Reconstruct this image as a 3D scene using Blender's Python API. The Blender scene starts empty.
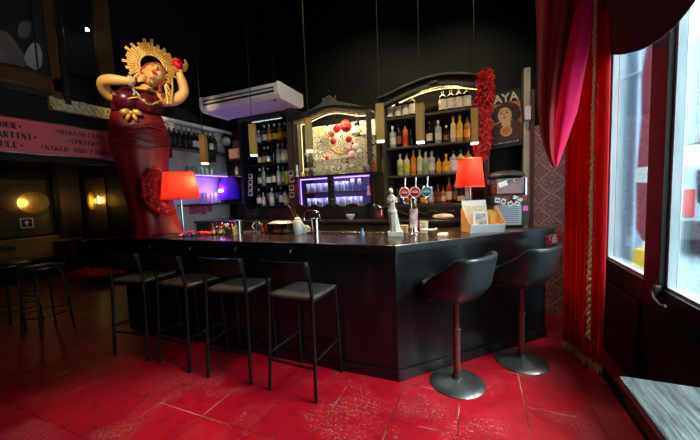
import bpy, bmesh, math, random
from mathutils import Vector, Matrix
random.seed(7)
PI = math.pi
SC = bpy.context.scene
COL = SC.collection
V = Vector

# ------------------------------------------------------------------ camera
F_PX, YAW, PITCH, ROLL, EYE = 309.97, math.radians(22.81), math.radians(4.665), math.radians(2.28), 1.5
_f = V((-math.sin(YAW)*math.cos(PITCH), math.cos(YAW)*math.cos(PITCH), -math.sin(PITCH)))
_r = V((math.cos(YAW), math.sin(YAW), 0))
_u = _r.cross(_f)
CR = math.cos(ROLL)*_r - math.sin(ROLL)*_u
CU = math.sin(ROLL)*_r + math.cos(ROLL)*_u
CAM = V((0, 0, EYE))
cd = bpy.data.cameras.new('camera'); cd.sensor_width = 36; cd.lens = F_PX/700*36; cd.clip_start = .02
cam = bpy.data.objects.new('camera', cd); COL.objects.link(cam)
cam.matrix_world = Matrix(((CR.x, CU.x, -_f.x, 0), (CR.y, CU.y, -_f.y, 0), (CR.z, CU.z, -_f.z, EYE), (0, 0, 0, 1)))
SC.camera = cam

# survey helpers: where a sight line from the camera meets a real plane of the room
def ray(px, py): return _f*F_PX + CR*(px-350) + CU*(220-py)
def on(px, py, o, n):
    d = ray(px, py); n = V(n); return CAM + d*(n.dot(V(o)-CAM)/n.dot(d))
def ony(px, py, y): return on(px, py, (0, y, 0), (0, 1, 0))
def onx(px, py, x): return on(px, py, (x, 0, 0), (1, 0, 0))
def onz(px, py, z): return on(px, py, (0, 0, z), (0, 0, 1))

# ------------------------------------------------------------------ mesh kit
class MB:
    def __init__(s): s.v = []; s.f = []
    def add(s, vs, fs):
        n = len(s.v); s.v += [tuple(a) for a in vs]; s.f += [tuple(i+n for i in f) for f in fs]; return s
    def box(s, c, d, rot=None):
        hx, hy, hz = d[0]/2, d[1]/2, d[2]/2
        vs = [V((x*hx, y*hy, z*hz)) for x in (-1, 1) for y in (-1, 1) for z in (-1, 1)]
        if rot is not None: vs = [rot @ a for a in vs]
        return s.add([a+V(c) for a in vs], [(0,1,3,2),(4,6,7,5),(0,4,5,1),(2,3,7,6),(0,2,6,4),(1,5,7,3)])
    def span(s, a, b):
        return s.box([(a[i]+b[i])/2 for i in range(3)], [abs(b[i]-a[i]) for i in range(3)])
    def tube(s, pts, r, n=8, closed=False, flat=1.0):
        pts = [V(p) for p in pts]; m = len(pts)
        rs = r if isinstance(r, (list, tuple)) else [r]*m
        prev = None; rings = []
        for i, p in enumerate(pts):
            if closed: t = pts[(i+1) % m]-pts[i-1]
            else: t = pts[min(i+1, m-1)]-pts[max(i-1, 0)]
            t.normalize()
            if prev is None:
                a = V((0, 0, 1)) if abs(t.z) < .9 else V((0, 1, 0))
                x = t.cross(a).normalized()
            else:
                x = prev - t*prev.dot(t)
                x = x.normalized() if x.length > 1e-6 else t.orthogonal().normalized()
            y = t.cross(x); prev = x
            rings.append([p + x*math.cos(2*PI*k/n)*rs[i] + y*math.sin(2*PI*k/n)*rs[i]*flat for k in range(n)])
        vs = [q for R in rings for q in R]; fs = []
        for i in range(m if closed else m-1):
            j = (i+1) % m
            for k in range(n): fs.append((i*n+k, i*n+(k+1) % n, j*n+(k+1) % n, j*n+k))
        if not closed:
            fs.append(tuple(reversed(range(n)))); fs.append(tuple((m-1)*n+k for k in range(n)))
        return s.add(vs, fs)
    def lathe(s, prof, c=(0, 0, 0), n=20, sx=1, sy=1):
        vs = []; fs = []; m = len(prof)
        for r, z in prof:
            for k in range(n):
                vs.append((c[0]+r*sx*math.cos(2*PI*k/n), c[1]+r*sy*math.sin(2*PI*k/n), c[2]+z))
        for i in range(m-1):
            for k in range(n): fs.append((i*n+k, i*n+(k+1) % n, (i+1)*n+(k+1) % n, (i+1)*n+k))
        fs.append(tuple(reversed(range(n)))); fs.append(tuple((m-1)*n+k for k in range(n)))
        return s.add(vs, fs)
    def ball(s, c, r, n=14, m=9, rot=None):
        r = (r, r, r) if isinstance(r, (int, float)) else r
        vs = []; fs = []
        for i in range(m+1):
            t = PI*i/m
            for k in range(n):
                a = V((r[0]*math.sin(t)*math.cos(2*PI*k/n), r[1]*math.sin(t)*math.sin(2*PI*k/n), r[2]*math.cos(t)))
                if rot is not None: a = rot @ a
                vs.append(a+V(c))
        for i in range(m):
            for k in range(n): fs.append((i*n+k, (i+1)*n+k, (i+1)*n+(k+1) % n, i*n+(k+1) % n))
        return s.add(vs, fs)
    def prism(s, poly, h, M=None):           # polygon in local xy extruded along z 0..h
        n = len(poly)
        vs = [V((x, y, 0)) for x, y in poly]+[V((x, y, h)) for x, y in poly]
        if M is not None: vs = [M @ a for a in vs]
        return s.add(vs, [tuple(reversed(range(n))), tuple(range(n, 2*n))]+[(i, (i+1) % n, n+(i+1) % n, n+i) for i in range(n)])
    def grid(s, fn, nu, nv, wrap=False):
        vs = [fn(i/(nu-1) if not wrap else i/nu, j/(nv-1)) for i in range(nu) for j in range(nv)]
        fs = []
        for i in range(nu if wrap else nu-1):
            for j in range(nv-1):
                a = (i+1) % nu
                fs.append((i*nv+j, a*nv+j, a*nv+j+1, i*nv+j+1))
        return s.add(vs, fs)
    def mesh(s, name):
        me = bpy.data.meshes.new(name); me.from_pydata(s.v, [], s.f); me.validate()
        bm = bmesh.new(); bm.from_mesh(me); bmesh.ops.remove_doubles(bm, verts=bm.verts, dist=1e-6)
        bmesh.ops.recalc_face_normals(bm, faces=bm.faces); bm.to_mesh(me); bm.free()
        return me
    def obj(s, name, m, parent=None, smooth=None, bevel=0, thick=0, sub=0, loc=None):
        me = s.mesh(name); me.materials.append(m)
        if smooth is not None:
            for p in me.polygons: p.use_smooth = True
            me.set_sharp_from_angle(angle=math.radians(smooth))
        o = bpy.data.objects.new(name, me); COL.objects.link(o)
        if parent: o.parent = parent
        if loc: o.location = loc
        if thick:
            d = o.modifiers.new('solid', 'SOLIDIFY'); d.thickness = thick; d.offset = 0
        if bevel:
            d = o.modifiers.new('bevel', 'BEVEL'); d.width = bevel; d.segments = 2; d.limit_method = 'ANGLE'; d.angle_limit = .6
        if sub:
            d = o.modifiers.new('sub', 'SUBSURF'); d.levels = sub; d.render_levels = sub
        return o

def tag(o, label=None, cat=None, group=None, kind=None):
    if label: o['label'] = label
    if cat: o['category'] = cat
    if group: o['group'] = group
    if kind: o['kind'] = kind
    return o
def empty(name, loc=(0, 0, 0), rz=0, label=None, cat=None, group=None):
    o = bpy.data.objects.new(name, None); COL.objects.link(o); o.location = loc; o.rotation_euler = (0, 0, rz)
    o.empty_display_size = .05
    return tag(o, label, cat, group)
def dup(root, loc, rz, label, group=None, scale=None):
    r = root.copy(); COL.objects.link(r); r.location = loc; r.rotation_euler = (0, 0, rz); r['label'] = label
    if group: r['group'] = group
    if scale: r.scale = scale
    for ch in list(root.children):
        c = ch.copy(); COL.objects.link(c); c.parent = r
        for g in list(ch.children):
            d = g.copy(); COL.objects.link(d); d.parent = c
    return r
def struct(o): o['kind'] = 'structure'; return o
def text_mesh(s, size, depth=.002, align='CENTER', wide=1.0, bold=0):
    cu = bpy.data.curves.new('lettering', 'FONT'); cu.body = s; cu.size = size; cu.extrude = depth; cu.align_x = align; cu.offset = bold
    t = bpy.data.objects.new('lettering', cu); COL.objects.link(t)
    dg = bpy.context.evaluated_depsgraph_get(); me = bpy.data.meshes.new_from_object(t.evaluated_get(dg))
    bpy.data.objects.remove(t); bpy.data.curves.remove(cu); return me
ORD = ['first', 'second', 'third', 'fourth', 'fifth', 'sixth', 'seventh', 'eighth', 'ninth', 'tenth', 'eleventh', 'twelfth', 'thirteenth', 'fourteenth']

# ------------------------------------------------------------------ materials
MC = {}
def mat(name, col, rough=.5, metal=0, emit=None, es=1, var=None, vs=8, bump=0, bs=40, coat=0, spec=.5, stretch=None, sheen=0, sss=0):
    if name in MC: return MC[name]
    m = bpy.data.materials.new(name); m.use_nodes = True; MC[name] = m
    nt = m.node_tree; b = nt.nodes['Principled BSDF']; L = nt.links.new
    b.inputs['Base Color'].default_value = (*col, 1); b.inputs['Roughness'].default_value = rough
    b.inputs['Metallic'].default_value = metal; b.inputs['Specular IOR Level'].default_value = spec
    b.inputs['Coat Weight'].default_value = coat; b.inputs['Sheen Weight'].default_value = sheen
    if sss:
        b.inputs['Subsurface Weight'].default_value = sss; b.inputs['Subsurface Radius'].default_value = (.03, .01, .006)
    if emit: b.inputs['Emission Color'].default_value = (*emit, 1); b.inputs['Emission Strength'].default_value = es
    if var or bump:
        tc = nt.nodes.new('ShaderNodeTexCoord'); mp = nt.nodes.new('ShaderNodeMapping'); L(tc.outputs['Object'], mp.inputs[0])
        if stretch: mp.inputs['Scale'].default_value = stretch
    if var:
        n = nt.nodes.new('ShaderNodeTexNoise'); n.inputs['Scale'].default_value = vs; n.inputs['Detail'].default_value = 5
        r = nt.nodes.new('ShaderNodeValToRGB'); r.color_ramp.elements[0].position = .35; r.color_ramp.elements[1].position = .65
        r.color_ramp.elements[0].color = (*col, 1); r.color_ramp.elements[1].color = (*var, 1)
        L(mp.outputs[0], n.inputs['Vector']); L(n.outputs['Fac'], r.inputs[0]); L(r.outputs[0], b.inputs['Base Color'])
    if bump:
        n = nt.nodes.new('ShaderNodeTexNoise'); n.inputs['Scale'].default_value = bs; n.inputs['Detail'].default_value = 4
        k = nt.nodes.new('ShaderNodeBump'); k.inputs['Strength'].default_value = bump; k.inputs['Distance'].default_value = .01
        L(mp.outputs[0], n.inputs['Vector']); L(n.outputs['Fac'], k.inputs['Height']); L(k.outputs[0], b.inputs['Normal'])
    return m
def emis(name, col, s):
    if name in MC: return MC[name]
    m = bpy.data.materials.new(name); m.use_nodes = True; MC[name] = m; nt = m.node_tree
    b = nt.nodes['Principled BSDF']; b.inputs['Base Color'].default_value = (*col, 1)
    b.inputs['Emission Color'].default_value = (*col, 1); b.inputs['Emission Strength'].default_value = s
    return m
def glass(name, tint=(1, 1, 1), refl=.12, rough=.03):
    if name in MC: return MC[name]
    m = bpy.data.materials.new(name); m.use_nodes = True; MC[name] = m; nt = m.node_tree; nt.nodes.clear(); L = nt.links.new
    o = nt.nodes.new('ShaderNodeOutputMaterial'); x = nt.nodes.new('ShaderNodeMixShader'); t = nt.nodes.new('ShaderNodeBsdfTransparent')
    g = nt.nodes.new('ShaderNodeBsdfGlossy'); w = nt.nodes.new('ShaderNodeLayerWeight'); k = nt.nodes.new('ShaderNodeMath')
    k.operation = 'MULTIPLY_ADD'; k.inputs[1].default_value = .75; k.inputs[2].default_value = refl; k.use_clamp = True
    w.inputs['Blend'].default_value = .35
    t.inputs[0].default_value = (*tint, 1); g.inputs['Roughness'].default_value = rough
    L(w.outputs['Fresnel'], k.inputs[0]); L(k.outputs[0], x.inputs[0]); L(t.outputs[0], x.inputs[1]); L(g.outputs[0], x.inputs[2]); L(x.outputs[0], o.inputs[0])
    return m
def translucent(name, col, tr=.5, rough=.7, emit=0, bump=0, bs=30):
    if name in MC: return MC[name]
    m = bpy.data.materials.new(name); m.use_nodes = True; MC[name] = m; nt = m.node_tree; L = nt.links.new
    b = nt.nodes['Principled BSDF']; o = nt.nodes['Material Output']; b.inputs['Base Color'].default_value = (*col, 1); b.inputs['Roughness'].default_value = rough
    b.inputs['Specular IOR Level'].default_value = .2; b.inputs['Sheen Weight'].default_value = .15
    t = nt.nodes.new('ShaderNodeBsdfTranslucent'); t.inputs[0].default_value = (*col, 1); x = nt.nodes.new('ShaderNodeMixShader'); x.inputs[0].default_value = tr
    L(b.outputs[0], x.inputs[1]); L(t.outputs[0], x.inputs[2]); L(x.outputs[0], o.inputs[0])
    if bump:
        tc = nt.nodes.new('ShaderNodeTexCoord'); n = nt.nodes.new('ShaderNodeTexNoise'); n.inputs['Scale'].default_value = bs
        k = nt.nodes.new('ShaderNodeBump'); k.inputs['Strength'].default_value = bump; k.inputs['Distance'].default_value = .01
        L(tc.outputs['Object'], n.inputs['Vector']); L(n.outputs['Fac'], k.inputs['Height']); L(k.outputs[0], b.inputs['Normal'])
    return m

class NT:       # small node helper for the few bespoke surfaces
    def __init__(s, name, rough=.5):
        s.m = bpy.data.materials.new(name); s.m.use_nodes = True; MC[name] = s.m; s.t = s.m.node_tree; s.b = s.t.nodes['Principled BSDF']
        s.b.inputs['Roughness'].default_value = rough
        s.tc = s.t.nodes.new('ShaderNodeTexCoord'); s.pos = s.t.nodes.new('ShaderNodeNewGeometry').outputs['Position']
    def n(s, kind, **kw):
        x = s.t.nodes.new('ShaderNode'+kind)
        for k, v in kw.items(): setattr(x, k, v)
        return x
    def L(s, a, b): s.t.links.new(a, b)
    def math(s, op, a, b=None, c=None, clamp=False):
        x = s.n('Math', operation=op); x.use_clamp = clamp
        for i, q in enumerate((a, b, c)):
            if q is None: continue
            if isinstance(q, (int, float)): x.inputs[i].default_value = q
            else: s.L(q, x.inputs[i])
        return x.outputs[0]
    def noise(s, scale, vec=None, detail=5, stretch=None, rough=.5):
        x = s.n('TexNoise'); x.inputs['Scale'].default_value = scale; x.inputs['Detail'].default_value = detail; x.inputs['Roughness'].default_value = rough
        vec = vec or s.pos
        if stretch:
            mp = s.n('Mapping'); mp.inputs['Scale'].default_value = stretch; s.L(vec, mp.inputs[0]); vec = mp.outputs[0]
        s.L(vec, x.inputs['Vector']); return x.outputs['Fac']
    def mix(s, fac, a, b):
        x = s.n('MixRGB')
        for i, q in enumerate((fac, a, b)):
            if isinstance(q, (int, float)): x.inputs[i].default_value = q
            elif isinstance(q, tuple): x.inputs[i].default_value = (*q, 1)
            else: s.L(q, x.inputs[i])
        return x.outputs[0]
    def step(s, v, lo, hi):
        x = s.n('MapRange'); x.inputs['From Min'].default_value = lo; x.inputs['From Max'].default_value = hi; s.L(v, x.inputs[0]); return x.outputs[0]

def floor_material():
    q = NT('red_painted_slabs', .42)
    sep = q.n('SeparateXYZ'); q.L(q.pos, sep.inputs[0]); x, y = sep.outputs[0], sep.outputs[1]
    wob = q.math('MULTIPLY', q.math('SUBTRACT', q.noise(6), .5), .02)
    T = .4155
    def joint(c, off):
        t = q.math('FRACT', q.math('DIVIDE', q.math('ADD', q.math('ADD', c, wob), 40*T-off), T))
        d = q.math('MINIMUM', t, q.math('SUBTRACT', 1, t)); return d
    d = q.math('MINIMUM', joint(x, -1.385), joint(y, 1.885))
    line = q.math('SUBTRACT', 1, q.step(d, .004, .010))
    pale = q.step(q.noise(2.2, detail=4), .50, .60)                         # joints worn to pale filler in places
    big = q.noise(1.1, detail=3); fine = q.noise(9, detail=6, rough=.7); grain = q.noise(70, detail=6, rough=.75)
    base = q.mix(q.step(big, .35, .7), (.34, .002, .010), (.60, .004, .018))
    base = q.mix(q.math('MULTIPLY', q.step(fine, .52, .72), .6), base, (.12, .002, .006))
    scuff = q.math('MULTIPLY', q.step(q.math('MAXIMUM', grain, q.noise(22, detail=8, rough=.8, stretch=(1, 2.6, 1))), .57, .63), q.step(q.noise(1.9, detail=5, rough=.6), .49, .60))
    base = q.mix(q.math('MULTIPLY', scuff, .8), base, (.80, .50, .46))
    lc = q.mix(pale, (.10, .002, .007), (.62, .36, .24))
    base = q.mix(q.math('MULTIPLY', line, .85), base, lc)
    q.L(base, q.b.inputs['Base Color'])
    r = q.math('ADD', q.math('MULTIPLY', fine, .3), .26); q.L(r, q.b.inputs['Roughness'])
    b = q.n('Bump'); b.inputs['Strength'].default_value = .5; b.inputs['Distance'].default_value = .004
    h = q.math('SUBTRACT', q.math('MULTIPLY', fine, .6), line); q.L(h, b.inputs['Height']); q.L(b.outputs[0], q.b.inputs['Normal'])
    return q.m
def worn_black():
    q = NT('worn_black_paint', .3)
    sc = q.math('MULTIPLY', q.step(q.noise(55, detail=6, rough=.8), .63, .70), q.step(q.noise(3), .5, .65))
    st = q.step(q.noise(3, stretch=(6, 6, 1)), .45, .7)
    base = q.mix(st, (.0030, .0036, .0044), (.008, .0105, .0130)); base = q.mix(q.math('MULTIPLY', sc, .6), base, (.35, .36, .36))
    q.L(base, q.b.inputs['Base Color']); q.L(q.math('ADD', q.math('MULTIPLY', q.noise(5), .3), .2), q.b.inputs['Roughness'])
    b = q.n('Bump'); b.inputs['Strength'].default_value = .15; b.inputs['Distance'].default_value = .004
    q.L(q.noise(14, detail=5), b.inputs['Height']); q.L(b.outputs[0], q.b.inputs['Normal'])
    return q.m
def counter_wood():
    q = NT('varnished_counter_wood', .16)
    g = q.noise(3, stretch=(1, 9, 9), detail=6); w = q.step(q.noise(40, detail=6, rough=.8), .62, .7)
    base = q.mix(q.step(g, .35, .65), (.014, .008, .006), (.05, .028, .018)); base = q.mix(q.math('MULTIPLY', w, .25), base, (.4, .33, .28))
    q.L(base, q.b.inputs['Base Color']); q.L(q.math('ADD', q.math('MULTIPLY', q.noise(7), .25), .08), q.b.inputs['Roughness'])
    return q.m
def table_wood():
    q = NT('weathered_grey_table_wood', .45)
    g = q.noise(5, stretch=(14, 1, 14), detail=8, rough=.65); k = q.noise(16, stretch=(10, 1, 10), detail=6, rough=.8)
    base = q.mix(q.step(g, .38, .62), (.06, .075, .07), (.30, .34, .32)); base = q.mix(q.step(k, .60, .68), base, (.52, .56, .52)); base = q.mix(q.step(k, .36, .30), base, (.02, .025, .025))
    q.L(base, q.b.inputs['Base Color']); b = q.n('Bump'); b.inputs['Strength'].default_value = .6; b.inputs['Distance'].default_value = .004
    q.L(k, b.inputs['Height']); q.L(b.outputs[0], q.b.inputs['Normal']); return q.m
def tile_pattern():
    q = NT('ornate_pink_tiles', .3)
    sep = q.n('SeparateXYZ'); q.L(q.pos, sep.inputs[0]); T = .26
    def cell(c, o): return q.math('SUBTRACT', q.math('FRACT', q.math('DIVIDE', q.math('ADD', c, o), T)), .5)
    a, b = cell(sep.outputs[0], 10*T-.76+.13), cell(sep.outputs[2], 10*T-1.55+.13)
    aa, bb = q.math('ABSOLUTE', a), q.math('ABSOLUTE', b)
    dia = q.math('ADD', aa, bb); rad = q.math('SQRT', q.math('ADD', q.math('MULTIPLY', a, a), q.math('MULTIPLY', b, b)))
    ang = q.math('ARCTAN2', b, a)
    pet = q.math('ADD', q.math('MULTIPLY', q.math('COSINE', q.math('MULTIPLY', ang, 8)), .05), .21)
    ring = q.math('LESS_THAN', q.math('ABSOLUTE', q.math('SUBTRACT', rad, pet)), .035)
    ring2 = q.math('LESS_THAN', q.math('ABSOLUTE', q.math('SUBTRACT', rad, .11)), .02)
    d1 = q.math('LESS_THAN', q.math('ABSOLUTE', q.math('SUBTRACT', dia, .42)), .022)
    d2 = q.math('LESS_THAN', q.math('ABSOLUTE', q.math('SUBTRACT', dia, .49)), .01)
    cr = q.math('MULTIPLY', q.math('GREATER_THAN', dia, .62), q.math('LESS_THAN', q.math('SINE', q.math('MULTIPLY', rad, 70)), 0))
    m = q.math('MAXIMUM', q.math('MAXIMUM', q.math('MAXIMUM', ring, ring2), q.math('MAXIMUM', d1, d2)), cr)
    base = q.mix(q.noise(5), (.52, .27, .24), (.36, .16, .15)); base = q.mix(q.math('MULTIPLY', m, .9), base, (.045, .02, .02))
    q.L(base, q.b.inputs['Base Color']); return q.m
def mirror_reflections():  # scribbled pattern with the mirror's reflected lights put into its colour
    q = NT('mirror_reflections', .25)
    v = q.n('TexVoronoi'); v.inputs['Scale'].default_value = 9; q.L(q.pos, v.inputs['Vector'])
    w = q.noise(8, detail=2); s = q.math('ABSOLUTE', q.math('SINE', q.math('MULTIPLY', q.math('ADD', w, v.outputs['Distance']), 13)))
    base = q.mix(q.step(s, .25, .4), (.03, .025, .01), (.92, .88, .68)); q.L(base, q.b.inputs['Base Color'])
    return q.m
def facade_stone():
    q = NT('pale_rusticated_stone', .8)
    sep = q.n('SeparateXYZ'); q.L(q.pos, sep.inputs[0])
    t = q.math('FRACT', q.math('DIVIDE', q.math('ADD', sep.outputs[2], q.math('MULTIPLY', q.noise(1.5), .05)), .42))
    base = q.mix(q.noise(2, detail=6), (.30, .34, .36), (.44, .47, .48)); base = q.mix(q.math('LESS_THAN', t, .07), base, (.25, .29, .31))
    q.L(base, q.b.inputs['Base Color']); return q.m
def yellow_diamond():
    q = NT('cream_diamond_tiles', .3)
    sep = q.n('SeparateXYZ'); q.L(q.pos, sep.inputs[0])
    u = q.math('ADD', q.math('MULTIPLY', sep.outputs[0], 1.6), sep.outputs[2]); w = q.math('SUBTRACT', q.math('MULTIPLY', sep.outputs[0], 1.6), sep.outputs[2])
    def ln(c): 
        t = q.math('FRACT', q.math('DIVIDE', q.math('ADD', c, 20), .2)); return q.math('LESS_THAN', t, .07)
    base = q.mix(q.math('MAXIMUM', ln(u), ln(w)), (.62, .50, .28), (.28, .19, .08)); q.L(base, q.b.inputs['Base Color']); return q.m

M_FLOOR, M_BLACK, M_CWOOD, M_TWOOD, M_TILE, M_REFLECT, M_STONE, M_CREAM = floor_material(), worn_black(), counter_wood(), table_wood(), tile_pattern(), mirror_reflections(), facade_stone(), yellow_diamond()
M_WALLDK = mat('black_wall_paint', (.005, .005, .0055), .6, bump=.2, bs=6, spec=.25)
M_WALLGR = mat('grey_black_wall_paint', (.0035, .0035, .003), .6, var=(.006, .006, .0052), vs=2, spec=.25)
M_WHITEW = mat('white_painted_wall', (.50, .50, .52), .5, var=(.40, .40, .43), vs=5)
M_MAROON = mat('dark_maroon_paint', (.006, .001, .002), .35, var=(.010, .0018, .003), vs=3, spec=.3)
M_DKWOOD = mat('dark_stained_wood', (.012, .009, .007), .28, var=(.028, .020, .014), vs=4, stretch=(2, 2, 12), coat=.3)
M_GREYWD = mat('grey_stained_wood', (.05, .046, .036), .35, var=(.085, .078, .06), vs=4, stretch=(2, 2, 10))
M_BRWOOD = mat('brown_varnished_wood', (.075, .03, .011), .3, var=(.12, .05, .018), vs=5, stretch=(10, 1, 1))
M_GOLDWD = mat('golden_pine', (.50, .29, .075), .28, var=(.60, .37, .12), vs=5, stretch=(8, 8, .6), coat=.5)
M_METALB = mat('black_metal', (.003, .003, .0032), .42, var=(.006, .006, .006), vs=8, spec=.3)
M_STEEL = mat('brushed_steel', (.62, .62, .63), .22, 1)
M_CHROME = mat('chrome', (.8, .8, .82), .08, 1)
M_IRON = mat('worn_dark_steel', (.13, .13, .12), .34, .85, var=(.24, .23, .20), vs=6, bump=.12, bs=8)
M_RUST = mat('red_flaked_steel_pole', (.16, .03, .025), .35, .6, var=(.24, .16, .13), vs=9, stretch=(1, 1, .3))
M_VINYL = mat('black_vinyl', (.014, .018, .021), .34, var=(.024, .030, .034), vs=7, bump=.25, bs=14)
M_GREYSEAT = mat('grey_brown_seat_board', (.075, .066, .056), .4, var=(.11, .098, .083), vs=5)
M_WHITEP = mat('white_plastic', (.78, .78, .76), .35)
M_WHITE = mat('white_paper', (.80, .80, .80), .6)
M_GOLD = mat('gilded_gold', (.55, .30, .05), .38, .35, var=(.75, .48, .14), vs=20)
M_GILT = mat('aged_gilt_plaster', (.50, .36, .14), .5, var=(.80, .68, .40), vs=22, bump=.8, bs=30)
M_SKIN = mat('painted_plaster_skin', (.66, .33, .09), .42, var=(.74, .42, .14), vs=6)
M_DRESS = mat('dark_red_leatherette', (.14, .003, .006), .45, var=(.19, .005, .008), vs=5, bump=.25, bs=7, stretch=(1, 1, .45))
M_BODICE = mat('dark_maroon_satin', (.09, .004, .010), .3, bump=.2, bs=14)
M_HAIR = mat('painted_red_hair', (.28, .02, .012), .45, bump=.5, bs=60)
M_LIP = mat('painted_red_lips', (.55, .01, .012), .3)
M_BROW = mat('painted_brown_lines', (.10, .03, .015), .5)
M_ROSE = mat('red_rose', (.62, .004, .008), .55, bump=.5, bs=50)
M_FEATH = mat('red_feathers', (.75, .005, .012), .8, sheen=.3)
M_REDSHADE = translucent('red_lampshade_fabric', (.88, .06, .045), .6, .7)
M_VELVET = translucent('red_velvet', (.72, .003, .02), .3, .7, bump=.3, bs=20)
M_VELVETDK = translucent('deep_red_velvet', (.30, .002, .012), .12, .75, bump=.3, bs=14)
M_MAGENTA = translucent('magenta_lining', (1.0, .012, .20), .55, .6)
M_SWAG = translucent('maroon_swag', (.05, .001, .010), .12, .75)
M_FRINGE = mat('gold_fringe', (.80, .60, .26), .8, var=(.9, .75, .42), vs=40, bump=.5, bs=80)
M_PINKSIGN = mat('pink_sign_board', (.78, .13, .15), .35)
M_INK = mat('black_ink', (.012, .010, .010), .6)
M_GLASS = glass('clear_glass', (.98, .99, .99), .05)
M_PANE = glass('window_glass', (.93, .98, .98), .015, .0)
M_CREAMLB = mat('cream_label', (.78, .72, .52), .6, var=(.6, .54, .36), vs=30)
LAB = {k: mat('label_'+k, c, .55, var=tuple(a*.72 for a in c), vs=45) for k, c in dict(cream=(.80, .74, .55), white=(.82, .82, .78), yellow=(.85, .55, .03), red=(.62, .05, .02), black=(.02, .02, .02), green=(.25, .45, .18), orange=(.85, .30, .02), brown=(.25, .10, .04), blue=(.03, .07, .4)).items()}
LIQ = {k: mat('spirit_'+k, c, .08, coat=.6) for k, c in dict(dark=(.012, .010, .008), clear=(.42, .44, .42), amber=(.36, .13, .02), gold=(.62, .38, .06), orange=(.72, .20, .02), pale=(.62, .58, .26), red=(.35, .02, .01), green=(.06, .28, .04), blue=(.02, .05, .42), brown=(.13, .045, .015), wine=(.018, .010, .010)).items()}
CAPM = {k: mat('cap_'+k, c, .35) for k, c in dict(black=(.012, .012, .012), white=(.8, .8, .78), red=(.5, .02, .02), gold=(.7, .5, .15), silver=(.6, .6, .6), wood=(.4, .25, .12)).items()}

def frosted(name, col, a, rough=.15):
    m = mat(name, col, rough, coat=.4); m.node_tree.nodes['Principled BSDF'].inputs['Alpha'].default_value = a; return m
# ------------------------------------------------------------------ setting
RX, BY, LX, FAR, ZC = 1.05, 4.35, -4.2, -9.0, 4.6
def slab(name, a, b, m): return struct(MB().span(a, b).obj(name, m))
slab('floor', (FAR-.2, -3, -.1), (RX+.1, BY+.2, 0), M_FLOOR)
slab('ceiling', (FAR-.2, -3.2, ZC), (RX+.3, BY+.2, ZC+.1), M_WALLDK)
slab('wall_back', (FAR-.2, BY, 0), (RX+.3, BY+.15, ZC), M_WALLGR)
slab('wall_front', (FAR-.2, -3.2, 0), (RX+.3, -3, ZC), M_WALLDK)
slab('wall_far_left', (FAR-.2, -3, 0), (FAR, BY, ZC), M_WALLDK)
slab('wall_upper_left', (LX-.18, -3, 1.98), (LX, 2.72, ZC), M_WALLDK)
slab('wall_service_left', (LX-.12, 2.72, 0), (LX, BY, ZC), M_WALLDK)
slab('trim_service_panel', (LX, 2.85, .9), (LX+.012, BY, 2.70), M_WHITEW)
slab('ceiling_left_room', (FAR, -3, 2.6), (LX-.18, BY, 2.66), M_WALLDK)
# window wall: sill wall, head, piers and four glazed openings
WIN = [(2.70, 3.54), (1.46, 2.56), (.30, 1.28)]  # last opening is out of view, added to supply more daylight
slab('wall_right_sill', (RX, -3, 0), (RX+.10, BY, .80), M_MAROON)
slab('wall_right_head', (RX, -3, 2.95), (RX+.10, BY, ZC), M_MAROON)
edges = [-3] + [q for w in sorted(WIN) for q in w] + [BY]
for i in range(0, len(edges), 2):
    slab('wall_right_pier_%d' % (i//2+1), (RX, edges[i], .80), (RX+.10, edges[i+1], 2.95), M_MAROON)
M_PALEFR = mat('pale_weathered_frame', (.55, .62, .64), .5, var=(.42, .5, .52), vs=12, stretch=(1, 1, .2))
for i, (a, b) in enumerate(WIN):
    g = struct(MB().span((RX+.07, a, .80), (RX+.076, b, 2.95)).obj('window_%d' % (i+1), M_PANE))
    fr = MB()
    fr.span((RX+.0, a, .80), (RX+.03, a+.035, 2.95)).span((RX, b-.03, .80), (RX+.03, b, 2.95)).span((RX, a, .80), (RX+.03, b, .83))
    struct(fr.obj('window_frame', M_MAROON, g))
    f2 = MB().span((RX+.03, b-.055, .8), (RX+.07, b-.03, 2.95)).span((RX+.03, a+.035, .83), (RX+.07, b-.03, .845)).span((RX+.05, a+.035, .8), (RX+.07, a+.05, 2.95))
    struct(f2.obj('window_bead', M_PALEFR, g))
# raised door panels below the panes
for i, (a, b) in enumerate(WIN[:3]):
    p = MB().span((RX-.02, a+.06, .12), (RX, b-.06, .66)); struct(p.obj('trim_panel_%d' % (i+1), M_MAROON, bevel=.012))
slab('trim_threshold', (.885, -1, 0), (.925, 3.0, .025), M_WALLDK)
slab('trim_tiled_wall', (.55, 4.17, 0), (RX, BY, 2.2), M_TILE)
slab('trim_red_post', (.535, 4.12, 0), (.575, 4.20, 2.6), mat('oxblood_post', (.10, .012, .010), .5))
slab('trim_cream_tiles', (-1.30, BY-.02, .95), (-1.10, BY, 2.62), M_CREAM)
slab('trim_white_pier', (.47, 4.14, 1.15), (.535, BY, 2.85), mat('cream_painted_brick', (.42, .36, .27), .6, var=(.6, .52, .4), vs=4, bump=.5, bs=10))

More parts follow.
